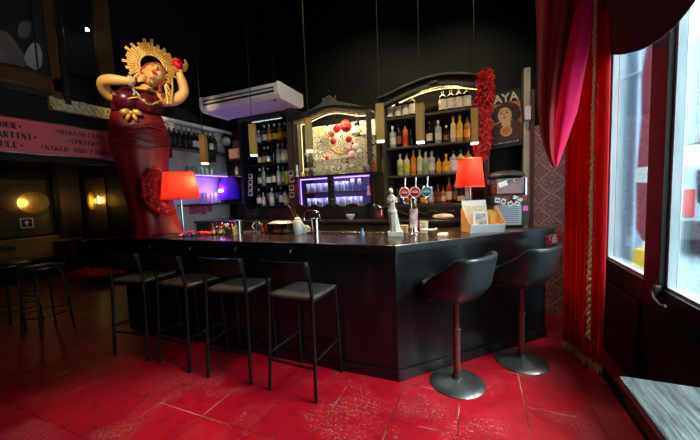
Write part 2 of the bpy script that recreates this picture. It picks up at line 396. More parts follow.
# ------------------------------------------------------------------ bar counter
S2 = math.sqrt(.5)
def offs(d, x0=-3.95, L=1.7, end=None):         # front line of the bar moved inward by d
    c = V((-.607, 2.316)); n1, n2 = V((0, 1)), V((-S2, S2)); k = c + (n1+n2)*(d/(1+n1.dot(n2)))
    e = c + V((S2, S2))*L + n2*d
    return [(x0, c.y+d), (k.x, k.y), (e.x, e.y)]
def ribbon(d0, d1, x0, L): 
    a, b = offs(d0, x0, L), offs(d1, x0, L); return a + b[::-1]
bar = empty('bar_counter', (-.607, 2.316, 0), 0, 'long black painted bar with angled right end and varnished wood top', 'bar counter')
bl = (-V((-.607, 2.316, 0)))
def barpart(name, poly, z0, z1, m, bev=0):
    return MB().prism([(x+.607, y-2.316) for x, y in poly], z1-z0, Matrix.Translation((0, 0, z0))).obj(name, m, bar, bevel=bev)
barpart('front_panel', ribbon(0, .035, -3.9, 1.70), .0, 1.04, M_BLACK)
barpart('baseboard', ribbon(-.018, 0, -3.9, 1.705), 0, .088, M_BLACK, .004)
barpart('countertop', ribbon(-.022, .62, -3.95, 1.78), 1.04, 1.10, M_CWOOD, .004)
barpart('edge_band', ribbon(-.034, -.022, -3.95, 1.78), 1.035, 1.098, M_BLACK, .003)
barpart('back_panel', ribbon(.50, .53, -3.9, 1.70), 0, 1.04, M_BLACK)
e = offs(0, L=1.70)[2]; e2 = offs(.53, L=1.70)[2]
MB().prism([(e[0]+.607-.02*S2, e[1]-2.316-.02*S2), (e[0]+.607, e[1]-2.316), (e2[0]+.607, e2[1]-2.316), (e2[0]+.607-.02*S2, e2[1]-2.316-.02*S2)], 1.04).obj('end_panel', M_BLACK, bar)
MB().span((-3.92+.607, 0, 0), (-3.9+.607, .53, 1.04)).obj('end_panel', M_BLACK, bar)
hook_m = MB().tube([(0, 0, 0), (0, -.02, -.004), (0, -.035, -.02), (0, -.03, -.036), (0, -.016, -.038)], .0035, 6).mesh('hook'); hook_m.materials.append(M_STEEL)
for px, rz in ((152, 0), (192, 0), (237, 0), (292, 0), (455, PI/4), (511, PI/4)):
    p = ony(px, 242.5, 2.29) if rz == 0 else on(px, 236, (-.607+.02, 2.316-.02, 0), (S2, -S2, 0))
    o = bpy.data.objects.new('hook', hook_m); COL.objects.link(o); o.parent = bar
    o.location = (p.x+.607, p.y-2.316, 1.045) if rz == 0 else (p.x+.607+.012, p.y-2.316-.012, 1.045); o.rotation_euler = (0, 0, rz)

# ------------------------------------------------------------------ black bar stools
def make_stool():
    t = empty('bar_stool', (0, 0, 0), 0, 'x', 'bar stool', 'black metal stools along the bar front')
    seat = MB().grid(lambda u, v: V(((u-.5)*.40, (v-.5)*.37, .755 - .012*math.cos((u-.5)*PI)*math.cos((v-.5)*PI))), 11, 11)
    seat.obj('seat', M_GREYSEAT, t, smooth=40, thick=.018)
    fr = MB()
    fr.span((-.20, -.185, .725), (.20, -.165, .745)).span((-.20, .165, .725), (.20, .185, .745)).span((-.20, -.165, .725), (-.18, .165, .745)).span((.18, -.165, .725), (.20, .165, .745))
    fr.obj('seat_frame', M_METALB, t)
    for sx in (-1, 1):
        MB().tube([(sx*.21, -.22, 0), (sx*.20, -.19, .60), (sx*.195, -.185, .78), (sx*.19, -.215, 1.03)], .0135, 8).obj('leg', M_METALB, t, smooth=60)
        MB().tube([(sx*.205, .205, 0), (sx*.19, .175, .745)], .0135, 8).obj('leg', M_METALB, t, smooth=60)
        MB().tube([(sx*.205, -.21, .30), (sx*.20, .195, .30)], .010, 6).obj('footrest', M_METALB, t)
    MB().tube([(-.20, .195, .22), (.20, .195, .22)], .010, 6).obj('footrest', M_METALB, t)
    MB().tube([(-.207, -.212, .25), (.207, -.212, .25)], .010, 6).obj('footrest', M_METALB, t)
    MB().grid(lambda u, v: V(((u-.5)*.40, -.205-.03*v-.035*math.cos((u-.5)*PI), .90+.14*v - .012*math.cos((u-.5)*2*PI)*(1-v))), 13, 5).obj('backrest', M_METALB, t, smooth=50, thick=.012)
    return t
st0 = make_stool()
spots = [(-1.305, 2.085, -.04, 'black metal bar stool, rightmost of the row of four along the bar front'),
         (-1.945, 2.075, .10, 'black metal bar stool with low back, second from right of the four at the bar'),
         (-2.55, 2.07, -.06, 'black metal bar stool below the red table lamp, second from left of four'),
         (-3.16, 2.05, .12, 'black metal bar stool in front of the statue, leftmost of the row of four')]
for i, (x, y, rz, lb) in enumerate(spots):
    if i == 0: st0.location = (x, y, 0); st0.rotation_euler = (0, 0, rz); st0['label'] = lb
    else: dup(st0, (x, y, 0), rz, lb)

# ------------------------------------------------------------------ vinyl swivel stools
def make_tub():
    t = empty('swivel_stool', (0, 0, 0), 0, 'x', 'bar stool', 'black vinyl swivel stools at the angled bar end')
    MB().lathe([(.205, 0), (.207, .006), (.20, .012), (.15, .024), (.09, .036), (.045, .046), (.036, .06), (.033, .075)], n=40).obj('base', M_IRON, t, smooth=40)
    MB().lathe([(.026, .05), (.026, .42), (.031, .421), (.031, .44), (.021, .441), (.021, .69)], n=16).obj('pole', M_RUST, t, smooth=40)
    MB().tube([(.0, .0, .675), (.10, .07, .672), (.17, .11, .655)], .006, 6).obj('lever', M_IRON, t, smooth=60)
    MB().box((0, 0, .69), (.20, .20, .02)).obj('seat_plate', M_IRON, t, bevel=.004)
    def shell(u, v):                                 # local +x is the way the sitter faces
        a = 2*PI*u; c, s = math.cos(a), math.sin(a); back = max(0, min(1, (.50-c)/1.05)); back = back*back*(3-2*back)
        ex = .62; x = abs(c)**ex*(1 if c > 0 else -1); y = abs(s)**ex*(1 if s > 0 else -1)
        rim = .085 + .235*back; w = v**.8
        r = .06 + (.195-.06)*min(1, v*2.6)**.6 + .03*v*back
        z = .70 + rim*max(0, v-.18)/.82*(1 if v > .18 else 0) + .02*min(1, v*4)
        return V((x*r - .045*back*v + .02, y*r*1.04, z))
    MB().grid(shell, 56, 15, True).obj('shell', M_VINYL, t, smooth=60, thick=.034, sub=1)
    MB().lathe([(.02, .735), (.15, .735), (.182, .752), (.188, .772), (.176, .79), (.10, .80), (.01, .80)], n=32, sx=1.02).obj('cushion', M_VINYL, t, smooth=60)
    return t
tb = make_tub(); fa = math.atan2(.5, -.87)
tb.location = (-.17, 2.44, 0); tb.rotation_euler = (0, 0, fa); tb['label'] = 'black vinyl swivel stool nearest the camera, near the bar corner on a round steel base'
dup(tb, (.325, 2.93, 0), fa-.05, 'black vinyl swivel stool nearer the red curtain, on a round steel base', scale=(1.0, 1.0, 1.0))

# ------------------------------------------------------------------ bottles
BM = {}
PROF = {  # height, radius, shoulder start, neck radius, neck start
 'gin': (.285, .042, .185, .014, .215), 'tall': (.315, .036, .20, .013, .235), 'wide': (.262, .047, .175, .015, .205), 'small': (.215, .034, .13, .012, .155),
 'wine': (.31, .037, .19, .0135, .23), 'squat': (.235, .05, .12, .014, .155), 'slim': (.30, .031, .215, .012, .25)}
def bottle_meshes(kind):
    if kind in BM: return BM[kind]
    h, r, s, nr, ns = PROF[kind]
    body = MB().lathe([(r*.9, 0), (r, .006), (r, s), (r*.93, s+(ns-s)*.35), (nr*1.35, ns-.004), (nr, ns+.008), (nr, h*.9)], n=14).mesh('bottle')
    lo, hi = (.14, .84) if kind == 'wide' else (.24, .72)
    lab = MB().lathe([(r+.0012, s*lo), (r+.0012, s*hi)], n=14); lab.f = lab.f[:-2]; lab = lab.mesh('label')
    cap = MB().lathe([(nr+.0025, h*.86), (nr+.0025, h-.003), (nr, h)], n=10).mesh('cap')
    for me in (body, lab, cap):
        for p in me.polygons: p.use_smooth = True
        me.set_sharp_from_angle(angle=math.radians(45)); 
    BM[kind] = (body, lab, cap); return BM[kind]
BV = {}
def variant(i, kind, m):
    k = (i, kind, m.name)
    if k not in BV:
        me = bottle_meshes(kind)[i].copy(); me.materials.append(m); BV[k] = me
    return BV[k]
def bottle(kind, liq, lab, cap, loc, label, group, rz=None, sc=1):
    o = bpy.data.objects.new('bottle', variant(0, kind, LIQ[liq])); COL.objects.link(o); o.location = loc
    o.rotation_euler = (0, 0, random.uniform(-.5, .5) if rz is None else rz); o.scale = (sc, sc, sc)
    tag(o, label, 'bottle', group)
    if lab:
        c = bpy.data.objects.new('label', variant(1, kind, LAB[lab])); COL.objects.link(c); c.parent = o
    if cap:
        c = bpy.data.objects.new('cap', variant(2, kind, CAPM[cap])); COL.objects.link(c); c.parent = o
    return o
DESC = {'dark': 'dark', 'clear': 'clear', 'amber': 'amber', 'gold': 'golden', 'orange': 'orange', 'pale': 'pale yellow', 'red': 'red', 'green': 'green', 'blue': 'blue', 'brown': 'brown', 'wine': 'dark'}
def row(items, y, z, where, group):
    for i, (px, kind, liq, lab, cap) in enumerate(items):
        p = ony(px, 150, y)
        lb = '%s bottle%s, %s from left on %s' % (DESC[liq], (' with %s label' % lab) if lab else '', ORD[i], where)
        bottle(kind, liq, lab, cap, (p.x, y+random.uniform(-.008, .008), z), lb, group)

# ---- arched cabinet (right)
Z4 = [1.345, 1.72, 2.085, 2.46]
ax0, ax1, ay0, ay1 = -1.165, .10, 3.95, 4.33
ac = empty('arched_bottle_cabinet', (0, 0, 0), 0, 'dark wood bottle cabinet with arched cornice and a row of tiny lights', 'cabinet')
for x in (ax0, ax1-.05): MB().span((x, ay0, 1.18), (x+.05, ay1, 2.62)).obj('side_panel', M_GREYWD, ac, bevel=.006)
MB().span((ax0+.05, ay1-.015, 1.18), (ax1-.05, ay1, 2.78)).obj('back_panel', M_DKWOOD, ac)
for z in Z4: MB().span((ax0+.05, ay0+.03, z-.028), (ax1-.05, ay1-.015, z)).obj('shelf', M_GREYWD, ac, bevel=.004)
def arch(t):  # 0..1 -> height of the cornice bottom
    return 2.60 + .145*(math.sin(PI*min(1, max(0, (t-.03)/1.05)))**1.25)
def arch_band(name, z0, z1, y0, y1, m, n=40, x0=ax0-.03, x1=ax1+.04):
    def P(u, k):
        x = x0+(x1-x0)*u; b = arch(u); return b+(z0 if k == 0 else z1)
    poly = [(x0+(x1-x0)*i/n, P(i/n, 0)) for i in range(n+1)] + [(x0+(x1-x0)*i/n, P(i/n, 1)) for i in range(n, -1, -1)]
    me = MB().prism(poly, y1-y0, Matrix(((1, 0, 0, 0), (0, 0, 1, y0), (0, 1, 0, 0), (0, 0, 0, 1))))
    return me.obj(name, m, ac, bevel=.004)
arch_band('cornice', .0, .085, ay0-.02, ay0+.05, M_GREYWD)
arch_band('cornice_moulding', .085, .105, ay0-.055, ay0+.06, M_DKWOOD)
arch_band('cornice_moulding', -.012, .006, ay0-.035, ay0+.05, M_DKWOOD)
arch_band('cornice_moulding', .10, .125, ay0-.075, ay0+.08, M_GREYWD)
MB().tube([(-.56, ay0-.03, 2.78), (-.53, ay0-.036, 2.80), (-.48, ay0-.036, 2.80), (-.45, ay0-.03, 2.78)], .012, 8).ball((-.505, ay0-.03, 2.785), (.03, .012, .018)).obj('carved_ornament', M_GREYWD, ac, smooth=60)
MB().tube([(ax0+.06+(ax1-ax0-.12)*i/30, ay0+.075, arch((ax0+.09+(ax1-ax0-.12)*i/30-ax0)/(ax1-ax0+.07))-.008) for i in range(31)], .006, 6).obj('light_strip', emis('warm_led_glow', (1, .62, .2), 1.2), ac)
MB().span((ax0-.01, ay0-.03, 1.18), (ax1, ay1, 1.315)).obj('base_cupboard', M_DKWOOD, ac, bevel=.006)
MB().tube([(-1.02+.75*i/24, ay0-.035, 1.235+.022*math.sin(i*.9)) for i in range(25)], .014, 8).obj('carved_ornament', M_DKWOOD, ac, smooth=60)
gA = 'bottles in the arched cabinet'
where = ["the arched cabinet's top shelf", "the arched cabinet's second shelf", "the arched cabinet's third shelf", "the arched cabinet's bottom shelf"]
row([(x, 'wide', 'dark', 'cream', 'black') for x in (391, 399, 406.5, 413.5, 443.5, 451.5, 459.5, 467.5)], 4.05, Z4[3], where[0], gA)
row([(393, 'gin', 'clear', 'white', 'white'), (399, 'tall', 'dark', 'brown', 'black'), (405.5, 'tall', 'orange', 'red', 'black'), (411, 'small', 'dark', None, 'black'), (430, 'gin', 'dark', 'cream', 'black'), (434.5, 'slim', 'dark', None, 'black'),
     (438.5, 'gin', 'clear', 'cream', 'silver'), (446.5, 'small', 'dark', 'brown', 'silver'), (453.5, 'tall', 'pale', 'cream', 'gold'), (460, 'tall', 'gold', 'yellow', 'gold'), (467.5, 'gin', 'amber', 'orange', 'black')], 4.05, Z4[2], where[1], gA)
row([(400, 'gin', 'pale', 'green', 'silver'), (406.5, 'gin', 'pale', 'yellow', 'red'), (413, 'tall', 'orange', 'orange', 'gold'), (419.5, 'tall', 'pale', 'cream', 'silver'), (425.5, 'gin', 'clear', 'green', 'silver'), (431.5, 'gin', 'clear', 'cream', 'silver'),
     (438.5, 'small', 'gold', 'yellow', 'black'), (446, 'squat', 'gold', 'yellow', 'gold'), (453.5, 'wide', 'clear', 'white', 'black'), (460.5, 'wide', 'pale', 'cream', 'black'), (468, 'gin', 'amber', 'cream', 'black')], 4.05, Z4[1], where[2], gA)
row([(396, 'small', 'dark', 'brown', 'black'), (401, 'small', 'blue', None, 'silver'), (405.5, 'small', 'clear', 'red', 'red'), (410.5, 'small', 'amber', None, 'black'), (423, 'squat', 'orange', 'yellow', 'gold'), (430.5, 'small', 'clear', 'cream', 'white'), (437.5, 'squat', 'brown', 'brown', 'black'),
     (442.5, 'small', 'amber', 'cream', 'black'), (448.5, 'tall', 'red', 'cream', 'black'), (454.5, 'tall', 'dark', 'brown', 'black'), (461, 'squat', 'dark', 'cream', 'black'), (468, 'gin', 'clear', 'white', 'black')], 4.05, Z4[0], where[3], gA)

def strip_lamp(loc, lx, ly, e, col, rx):
    l = bpy.data.lights.new('strip_lamp', 'AREA'); l.shape = 'RECTANGLE'; l.size = lx; l.size_y = ly; l.energy = e; l.color = col
    o = bpy.data.objects.new('strip_lamp', l); COL.objects.link(o); o.location = loc; o.rotation_euler = (rx, 0, 0)
strip_lamp((-.53, 4.03, 2.70), .8, .015, .8, (1, .70, .32), -.5)
strip_lamp((-1.86, 3.945, 2.57), .9, .015, 3.0, (1, .84, .5), .5)
strip_lamp((-1.86, 3.93, 1.745), .95, .015, .8, (.60, .55, 1), .35)
strip_lamp((-1.86, 3.92, 1.525), .95, .015, .7, (.60, .55, 1), .35)  # added lamp under the middle shelf, brightens the lower tumblers
# ---- open bottle rack (left of the hutch)
Zr = [1.375, 1.695, 2.025, 2.36]
rk = empty('bottle_rack', (0, 0, 0), 0, 'tall black open bottle rack with two ring-handled drawers', 'shelf')
rx0, rx1, ry0 = -3.55, -2.58, 3.98
MB().span((rx0, ry0, 1.18), (rx0+.05, 4.34, 2.72)).obj('side_panel', M_WALLDK, rk, bevel=.005)
MB().span((rx1-.02, ry0-.06, 1.18), (rx1+.11, 4.34, 2.78)).obj('side_panel', M_GREYWD, rk, bevel=.008)
MB().span((rx0+.05, 4.32, 1.18), (rx1, 4.34, 2.72)).obj('back_panel', M_WALLDK, rk)
MB().span((rx0, ry0, 2.70), (rx1, 4.34, 2.76)).obj('top_board', M_DKWOOD, rk, bevel=.005)
for z in Zr: MB().span((rx0+.05, ry0+.02, z-.025), (rx1-.02, 4.32, z)).obj('shelf', M_WALLDK, rk, bevel=.003)
for x0 in (-3.48, -3.03):
    d = MB().span((x0, ry0-.012, 1.18), (x0+.42, ry0+.2, 1.335)).obj('drawer', M_DKWOOD, rk, bevel=.006)
    MB().tube([(x0+.21+.026*math.cos(a*PI/6), ry0-.026, 1.255+.026*math.sin(a*PI/6)) for a in range(12)], .005, 6, True).obj('ring_pull', M_STEEL, d, smooth=60)
ls = MB()
for i in range(16): ls.ball((-3.28+.036*i, ry0+.03, 2.685), .007, 6, 4)
for i in range(9): ls.ball((-3.28, ry0+.03, 2.685-.036*i), .007, 6, 4)
ls.obj('light_string', emis('cool_led_glow', (.9, .95, 1), .8), rk)
gR = 'bottles in the black rack'
wr = ["the rack's top shelf", "the rack's second shelf", "the rack's third shelf", "the rack's bottom shelf"]
row([(260, 'small', 'clear', 'white', 'white'), (265.5, 'gin', 'dark', 'white', 'white'), (270.5, 'gin', 'amber', 'yellow', 'silver'), (275.5, 'gin', 'dark', 'yellow', 'white'), (280.5, 'gin', 'amber', 'yellow', 'silver'), (286, 'gin', 'dark', 'yellow', 'white')], 4.1, Zr[3], wr[0], gR)
row([(259.5, 'gin', 'dark', 'white', 'black'), (263.8, 'gin', 'dark', 'yellow', 'white'), (268, 'gin', 'dark', 'white', 'white'), (273, 'slim', 'dark', None, 'black'), (278, 'tall', 'clear', 'white', 'white'), (282.7, 'tall', 'clear', 'white', 'silver'), (287.3, 'gin', 'clear', 'cream', 'white')], 4.1, Zr[2], wr[1], gR)
row([(258, 'gin', 'dark', 'white', 'white'), (262, 'slim', 'clear', None, 'silver'), (266.5, 'gin', 'dark', 'white', 'silver'), (271.5, 'tall', 'dark', 'white', 'black'), (277, 'tall', 'clear', 'white', 'white'), (282, 'gin', 'green', 'green', 'silver'), (286, 'gin', 'pale', 'yellow', 'red')], 4.1, Zr[1], wr[2], gR)
row([(256.5, 'gin', 'dark', 'white', 'white'), (260.7, 'small', 'clear', 'white', 'silver'), (265, 'tall', 'dark', None, 'black'), (269.3, 'gin', 'clear', 'white', 'white'), (274, 'tall', 'dark', None, 'black'), (278.5, 'slim', 'dark', 'white', 'silver'), (283, 'gin', 'clear', 'white', 'black'), (287.3, 'small', 'amber', 'orange', 'red')], 4.1, Zr[0], wr[3], gR)

# ---- glazed hutch (centre)
hx0, hx1, hy0, hy1 = -2.43, -1.29, 3.86, 4.33
ht = empty('glazed_hutch', (0, 0, 0), 0, 'ornate dark hutch with lit mirror niche above and violet-lit glass doors below', 'cabinet')
for x in (hx0, hx1-.055): MB().span((x, hy0, 1.78), (x+.055, hy0+.06, 2.55)).obj('post', M_GREYWD, ht, bevel=.006)
for x in (hx0, hx1-.03): MB().span((x, hy0+.3, 1.78), (x+.03, hy1, 2.6)).obj('post', M_GREYWD, ht, bevel=.005)
MB().span((hx0+.03, hy1-.02, 1.78), (hx1-.03, hy1, 2.56)).obj('mirror', M_REFLECT, ht)
MB().span((hx0-.05, hy0-.03, 1.755), (hx1+.05, hy1, 1.785)).obj('ledge', M_DKWOOD, ht, bevel=.006)
N = 36
def crown(u): return 2.53 + .09*math.sin(PI*u)**2
def band(name, f0, f1, y0, y1, m, parent, x0, x1, n=N, bev=.003):
    poly = [(x0+(x1-x0)*i/n, f0(i/n)) for i in range(n+1)] + [(x0+(x1-x0)*i/n, f1(i/n)) for i in range(n, -1, -1)]
    return MB().prism(poly, y1-y0, Matrix(((1, 0, 0, 0), (0, 0, 1, y0), (0, 1, 0, 0), (0, 0, 0, 1)))).obj(name, m, parent, bevel=bev)
band('fascia', crown, lambda u: crown(u)+.045, hy0-.005, hy0+.05, M_GILT, ht, hx0, hx1)
band('cornice', lambda u: crown(u)+.045, lambda u: crown(u)+.075, hy0-.05, hy0+.07, M_DKWOOD, ht, hx0-.04, hx1+.04)
for x in (hx0-.035, hx1-.01): MB().span((x, hy0, 2.57), (x+.045, hy1, 2.605)).obj('cornice', M_DKWOOD, ht, bevel=.003)
def crest(u): return crown(u)+.085+.10*math.exp(-((u-.5)/.13)**2)+.03*abs(math.sin(u*PI*5))*math.sin(PI*u)+.028*math.exp(-((abs(u-.5)-.3)/.07)**2)
band('carved_crest', lambda u: crown(u)+.07, crest, hy0-.01, hy0+.03, mat('dusty_carved_wood', (.07, .065, .05), .6, var=(.14, .13, .10), vs=25, bump=.6, bs=40), ht, hx0+.02, hx1-.02)
for u, dz in ((.42, .0), (.5, .03), (.58, 0)):
    x = hx0+(hx1-hx0)*u; z = crest(u)
    MB().tube([(x, hy0+.01, z-.01), (x, hy0+.01, z+.03+dz)], .005, 6).ball((x, hy0+.01, z+.04+dz), .014, 10, 6).obj('finial', M_STEEL, ht, smooth=60)
MB().tube([(hx0+.07+(hx1-hx0-.14)*i/20, hy0+.075, crown(i/20)-.006) for i in range(21)], .005, 6).obj('light_strip', emis('hutch_led_glow', (1, .78, .36), 1.0), ht)
for x in (hx0+.075, hx1-.075): MB().tube([(x, hy0+.075, 1.80), (x, hy0+.075, 2.52)], .004, 6).obj('light_strip', MC['hutch_led_glow'], ht)
# lower part
MB().span((hx0-.02, hy1-.02, 1.18), (hx1+.02, hy1, 1.76)).obj('back_panel', mat('violet_lit_back', (.13, .10, .3), .5), ht)  # violet light inside the cupboard is put into the board's colour
for x in (hx0-.03, hx1-.03): MB().span((x, hy0-.01, 1.18), (x+.06, hy1-.02, 1.755)).obj('side_panel', M_DKWOOD, ht, bevel=.006)
MB().span((-1.935, hy0-.015, 1.3), (-1.845, hy0+.03, 1.755)).obj('centre_post', M_DKWOOD, ht, bevel=.008)
cv = MB()
for i in range(6): cv.ball((-1.89, hy0-.018, 1.36+.07*i), (.03, .012, .03), 10, 6)
cv.obj('carved_ornament', M_DKWOOD, ht, smooth=60)
MB().span((hx0+.03, hy0+.04, 1.535), (hx1-.03, hy1-.02, 1.55)).obj('shelf', M_DKWOOD, ht)
MB().span((hx0+.03, hy0+.03, 1.325), (hx1-.03, hy1-.02, 1.345)).obj('shelf', M_DKWOOD, ht)
MB().span((hx0-.02, hy0-.0, 1.18), (hx1+.02, hy1-.02, 1.325)).obj('base_cupboard', M_DKWOOD, ht, bevel=.006)
for x0, x1 in ((hx0+.03, -1.935), (-1.845, hx1-.03)):
    band('door_apron', lambda u: 1.32, lambda u: 1.345+.04*math.cos(2*PI*u)**2*(1 if True else 0), hy0-.005, hy0+.02, M_DKWOOD, ht, x0, x1, 20)
MB().tube([(hx0+.045, hy0+.03, 1.35), (hx0+.045, hy0+.03, 1.74), (hx1-.05, hy0+.03, 1.74)], .007, 6).obj('light_strip', emis('violet_led_glow', (.26, .14, 1), 2), ht)
# tumblers behind the doors
tum = MB().lathe([(.025, 0), (.030, .13), (.027, .13), (.0225, .012), (.001, .012)], n=14).mesh('tumbler'); tum.materials.append(frosted('lit_tumbler_glass', (.66, .66, .74), .42))
for p in tum.polygons: p.use_smooth = True
def glasses(pxs, z, where, me=tum, name='tumbler', cat='glass', y=3.98, desc='clear tumbler', grp='tumblers in the glazed hutch', hs=1):
    for i, px in enumerate(pxs):
        o = bpy.data.objects.new(name, me); COL.objects.link(o); o.location = (ony(px, 190, y).x, y+.03*(i % 2), z); o.scale = (1, 1, hs)
        tag(o, '%s, %s from left %s' % (desc, ORD[i], where), cat, grp)
glasses([308.5+3.1*i for i in range(8)], 1.55, "on the hutch's upper left shelf behind glass")
glasses([337+3.3*i for i in range(4)], 1.55, "on the hutch's upper right shelf behind glass", hs=1.1)
glasses([308.5+3.1*i for i in range(8)], 1.345, "on the hutch's lower left shelf behind glass", hs=.95)
glasses([337.5+3.2*i for i in range(8)], 1.345, "on the hutch's lower right shelf behind glass", hs=1)
wg = MB().lathe([(.028, 0), (.028, .003), (.004, .006), (.004, .065), (.03, .09), (.034, .13), (.029, .165), (.026, .165), (.031, .13), (.027, .093), (.001, .075)], n=14).mesh('wine_glass'); wg.materials.append(MC['lit_tumbler_glass'])
for p in wg.polygons: p.use_smooth = True
glasses([352.5, 359], 1.55, "on the hutch's upper right shelf beside the tumblers", wg, 'wine_glass', 'glass', desc='stemmed glass', grp='stemmed glasses in the glazed hutch')
# crystal in the lit niche
cg = MB().lathe([(.03, 0), (.03, .003), (.005, .007), (.005, .07), (.02, .08), (.045, .11), (.047, .125), (.044, .125), (.041, .11), (.001, .083)], n=14).mesh('coupe_glass'); cg.materials.append(frosted('niche_crystal', (.75, .72, .62), .45))
for p in cg.polygons: p.use_smooth = True
glasses([308, 314, 320, 326, 332, 338, 344, 350], 1.785, "along the hutch niche floor, front row", cg, 'coupe_glass', 'glass', 3.99, 'coupe glass', 'coupe glasses in the hutch niche', 1)
glasses([309, 315, 321, 327], 2.02, "on the niche's glass shelf", cg, 'coupe_glass', 'glass', 4.12, 'coupe glass', 'coupe glasses in the hutch niche', 1)
MB().span((hx0+.06, 4.05, 2.008), (hx1-.06, hy1-.02, 2.018)).obj('glass_shelf', M_GLASS, ht)

# ------------------------------------------------------------------ back counter and niche decoration
bc = empty('back_counter', (-1.55, 3.55, 0), 0, 'long dark back counter under the bottle cabinets', 'counter')
MB().prism([(-2.6, .03), (1.20, .03), (1.60, .43), (1.60, .79), (-2.6, .79)], 1.15).obj('body', M_DKWOOD, bc)
MB().prism([(-2.63, 0), (1.22, 0), (1.62, .40), (1.62, .79), (-2.63, .79)], .03, Matrix.Translation((0, 0, 1.15))).obj('worktop', M_DKWOOD, bc, bevel=.004)

def flower(name, c, r, m, n, label, cat, group=None, seed=1):
    rnd = random.Random(seed); b = MB()
    for ring, (k, rr, tilt) in enumerate(((1, 0, 0), (4, .32, .5), (6, .6, .85), (8, .85, 1.15))):
        for i in range(k):
            a = 2*PI*i/k+ring*.5; R = Matrix.Rotation(a, 3, 'Z') @ Matrix.Rotation(tilt, 3, 'Y')
            b.ball(R @ V((0, 0, r*.55)), (r*.42, r*.42, r*.16) if ring else (r*.3, r*.3, r*.5), 8, 5, R)
    o = b.obj(name, m, smooth=60); o.location = c; o.rotation_euler = (PI/2+rnd.uniform(-.5, .5), rnd.uniform(-.4, .4), 0)
    return tag(o, label, cat, group)
for i, (px, py, r, lb) in enumerate([(346, 126, .115, 'large red rose at the top of the hutch niche'), (337, 129, .08, 'small red rose left of the large one in the niche'), (332, 134, .055, 'red rose lowest left under the small niche rose'),
                           (333.5, 141.5, .065, 'red flower beside the little picture in the niche'), (349, 139.5, .065, 'red flower right of centre, middle of the hutch niche'), (327, 158, .045, 'red flower low in the niche above the coupe glasses')]):
    flower('red_flower', ony(px, py, 4.08), r, M_ROSE, 0, lb, 'flower', 'red flowers in the niche', i)
M_PALEFL = mat('white_silk_petals', (.82, .74, .62), .6); M_PINKFL = mat('pink_silk_petals', (.75, .38, .45), .6)
for i, (px, py, r, m, lb) in enumerate([(355, 132, .075, M_PALEFL, 'white silk flower right of the large red rose'), (348, 149, .05, M_PINKFL, 'upper left of the pink silk flowers in the niche'), (356, 147, .075, M_PALEFL, 'white silk flower above the pink ones in the niche'),
                              (352, 155, .075, M_PINKFL, 'lower pink silk flower in the niche'), (359, 152, .055, M_PALEFL, 'white silk flower by the right post of the niche')]):
    flower('silk_flower', ony(px, py, 4.02), r, m, 0, lb, 'flower', 'silk flowers in the niche', i+20)
pf = empty('small_framed_picture', ony(322.5, 132, 4.16), 0, 'small gold framed picture of faces in the hutch niche', 'picture')
MB().span((-.085, -.01, -.075), (.085, .0, .075)).obj('frame', M_GOLD, pf, bevel=.004)
MB().span((-.07, -.013, -.06), (.07, -.01, .06)).obj('canvas', mat('dark_red_canvas', (.25, .06, .02), .6, var=(.6, .35, .15), vs=18), pf)
for px, z in ((-.035, .015), (.03, .02), (0, -.03)): MB().ball((px, -.014, z), (.018, .004, .022), 8, 5).obj('painted_face', mat('painted_face', (.75, .5, .3), .6), pf)
b = bottle('wine', 'dark', 'cream', 'gold', ony(357, 128, 4.1)*1, 'champagne bottle with gold foil standing behind flowers in the niche', None); b.location.z = 2.30
MB().span((-1.50, 4.0, 2.285), (-1.35, 4.31, 2.299)).obj('bracket_shelf', M_GLASS, ht)
# festoon between roses: gold swag garland
g = tag(MB().tube([ony(331+2*i, 148+6*math.sin(i*PI/10), 4.1) for i in range(11)], .022, 8).obj('gold_garland', M_GOLD, smooth=60), 'gold garland hanging across the middle of the hutch niche', 'garland')
# small pieces on the hutch ledge
fg = MB().lathe([(.022, 0), (.022, .02), (.012, .03), (.018, .07), (.022, .10), (.012, .12), (.016, .14), (.012, .165), (.002, .175)], n=14).obj('figurine', M_WHITEP, smooth=50)
p = ony(298.2, 175, 3.86); fg.location = (p.x-.01, 3.85, 1.785); tag(fg, 'small white figurine on the left end of the hutch ledge', 'figurine')
yc = tag(MB().lathe([(.028, 0), (.03, .03), (.012, .045), (.012, .06)], n=12).obj('yellow_candle', mat('yellow_wax', (.85, .65, .05), .5), smooth=50), 'short yellow candle beside the white figurine on the hutch ledge', 'candle'); yc.location = (ony(303.5, 176, 3.86).x, 3.845, 1.785)
rc = tag(MB().lathe([(.04, 0), (.042, .005), (.042, .13), (.038, .14)], n=18).obj('red_tin', mat('red_tin_paint', (.55, .03, .02), .35), smooth=50), 'red tin standing at the right end of the hutch ledge', 'tin'); rc.location = (ony(372.5, 170, 3.95).x, 3.95, 1.785)
gc = tag(MB().lathe([(.03, 0), (.045, .03), (.045, .07), (.03, .09), (.015, .10)], n=16).obj('grey_pot', mat('grey_stoneware', (.16, .15, .17), .4), smooth=50), 'grey pot beside the red tin on the hutch ledge', 'pot'); gc.location = (ony(367, 170, 3.87).x, 3.85, 1.785)
ts = empty('pink_tassel', ony(368, 178, 3.80), 0, 'pink tassel on a cord hanging from the hutch corner', 'tassel')
MB().tube([(0, 0, 0), (0, 0, -.12)], .004, 6).obj('cord', mat('pink_cord', (.6, .12, .3), .7), ts)
MB().lathe([(.004, -.10), (.018, -.115), (.02, -.13), (.012, -.14), (.03, -.22), (.004, -.22)][::-1], n=12).obj('tuft', mat('pink_tassel_threads', (.72, .25, .5), .8, bump=.4, bs=60), ts)
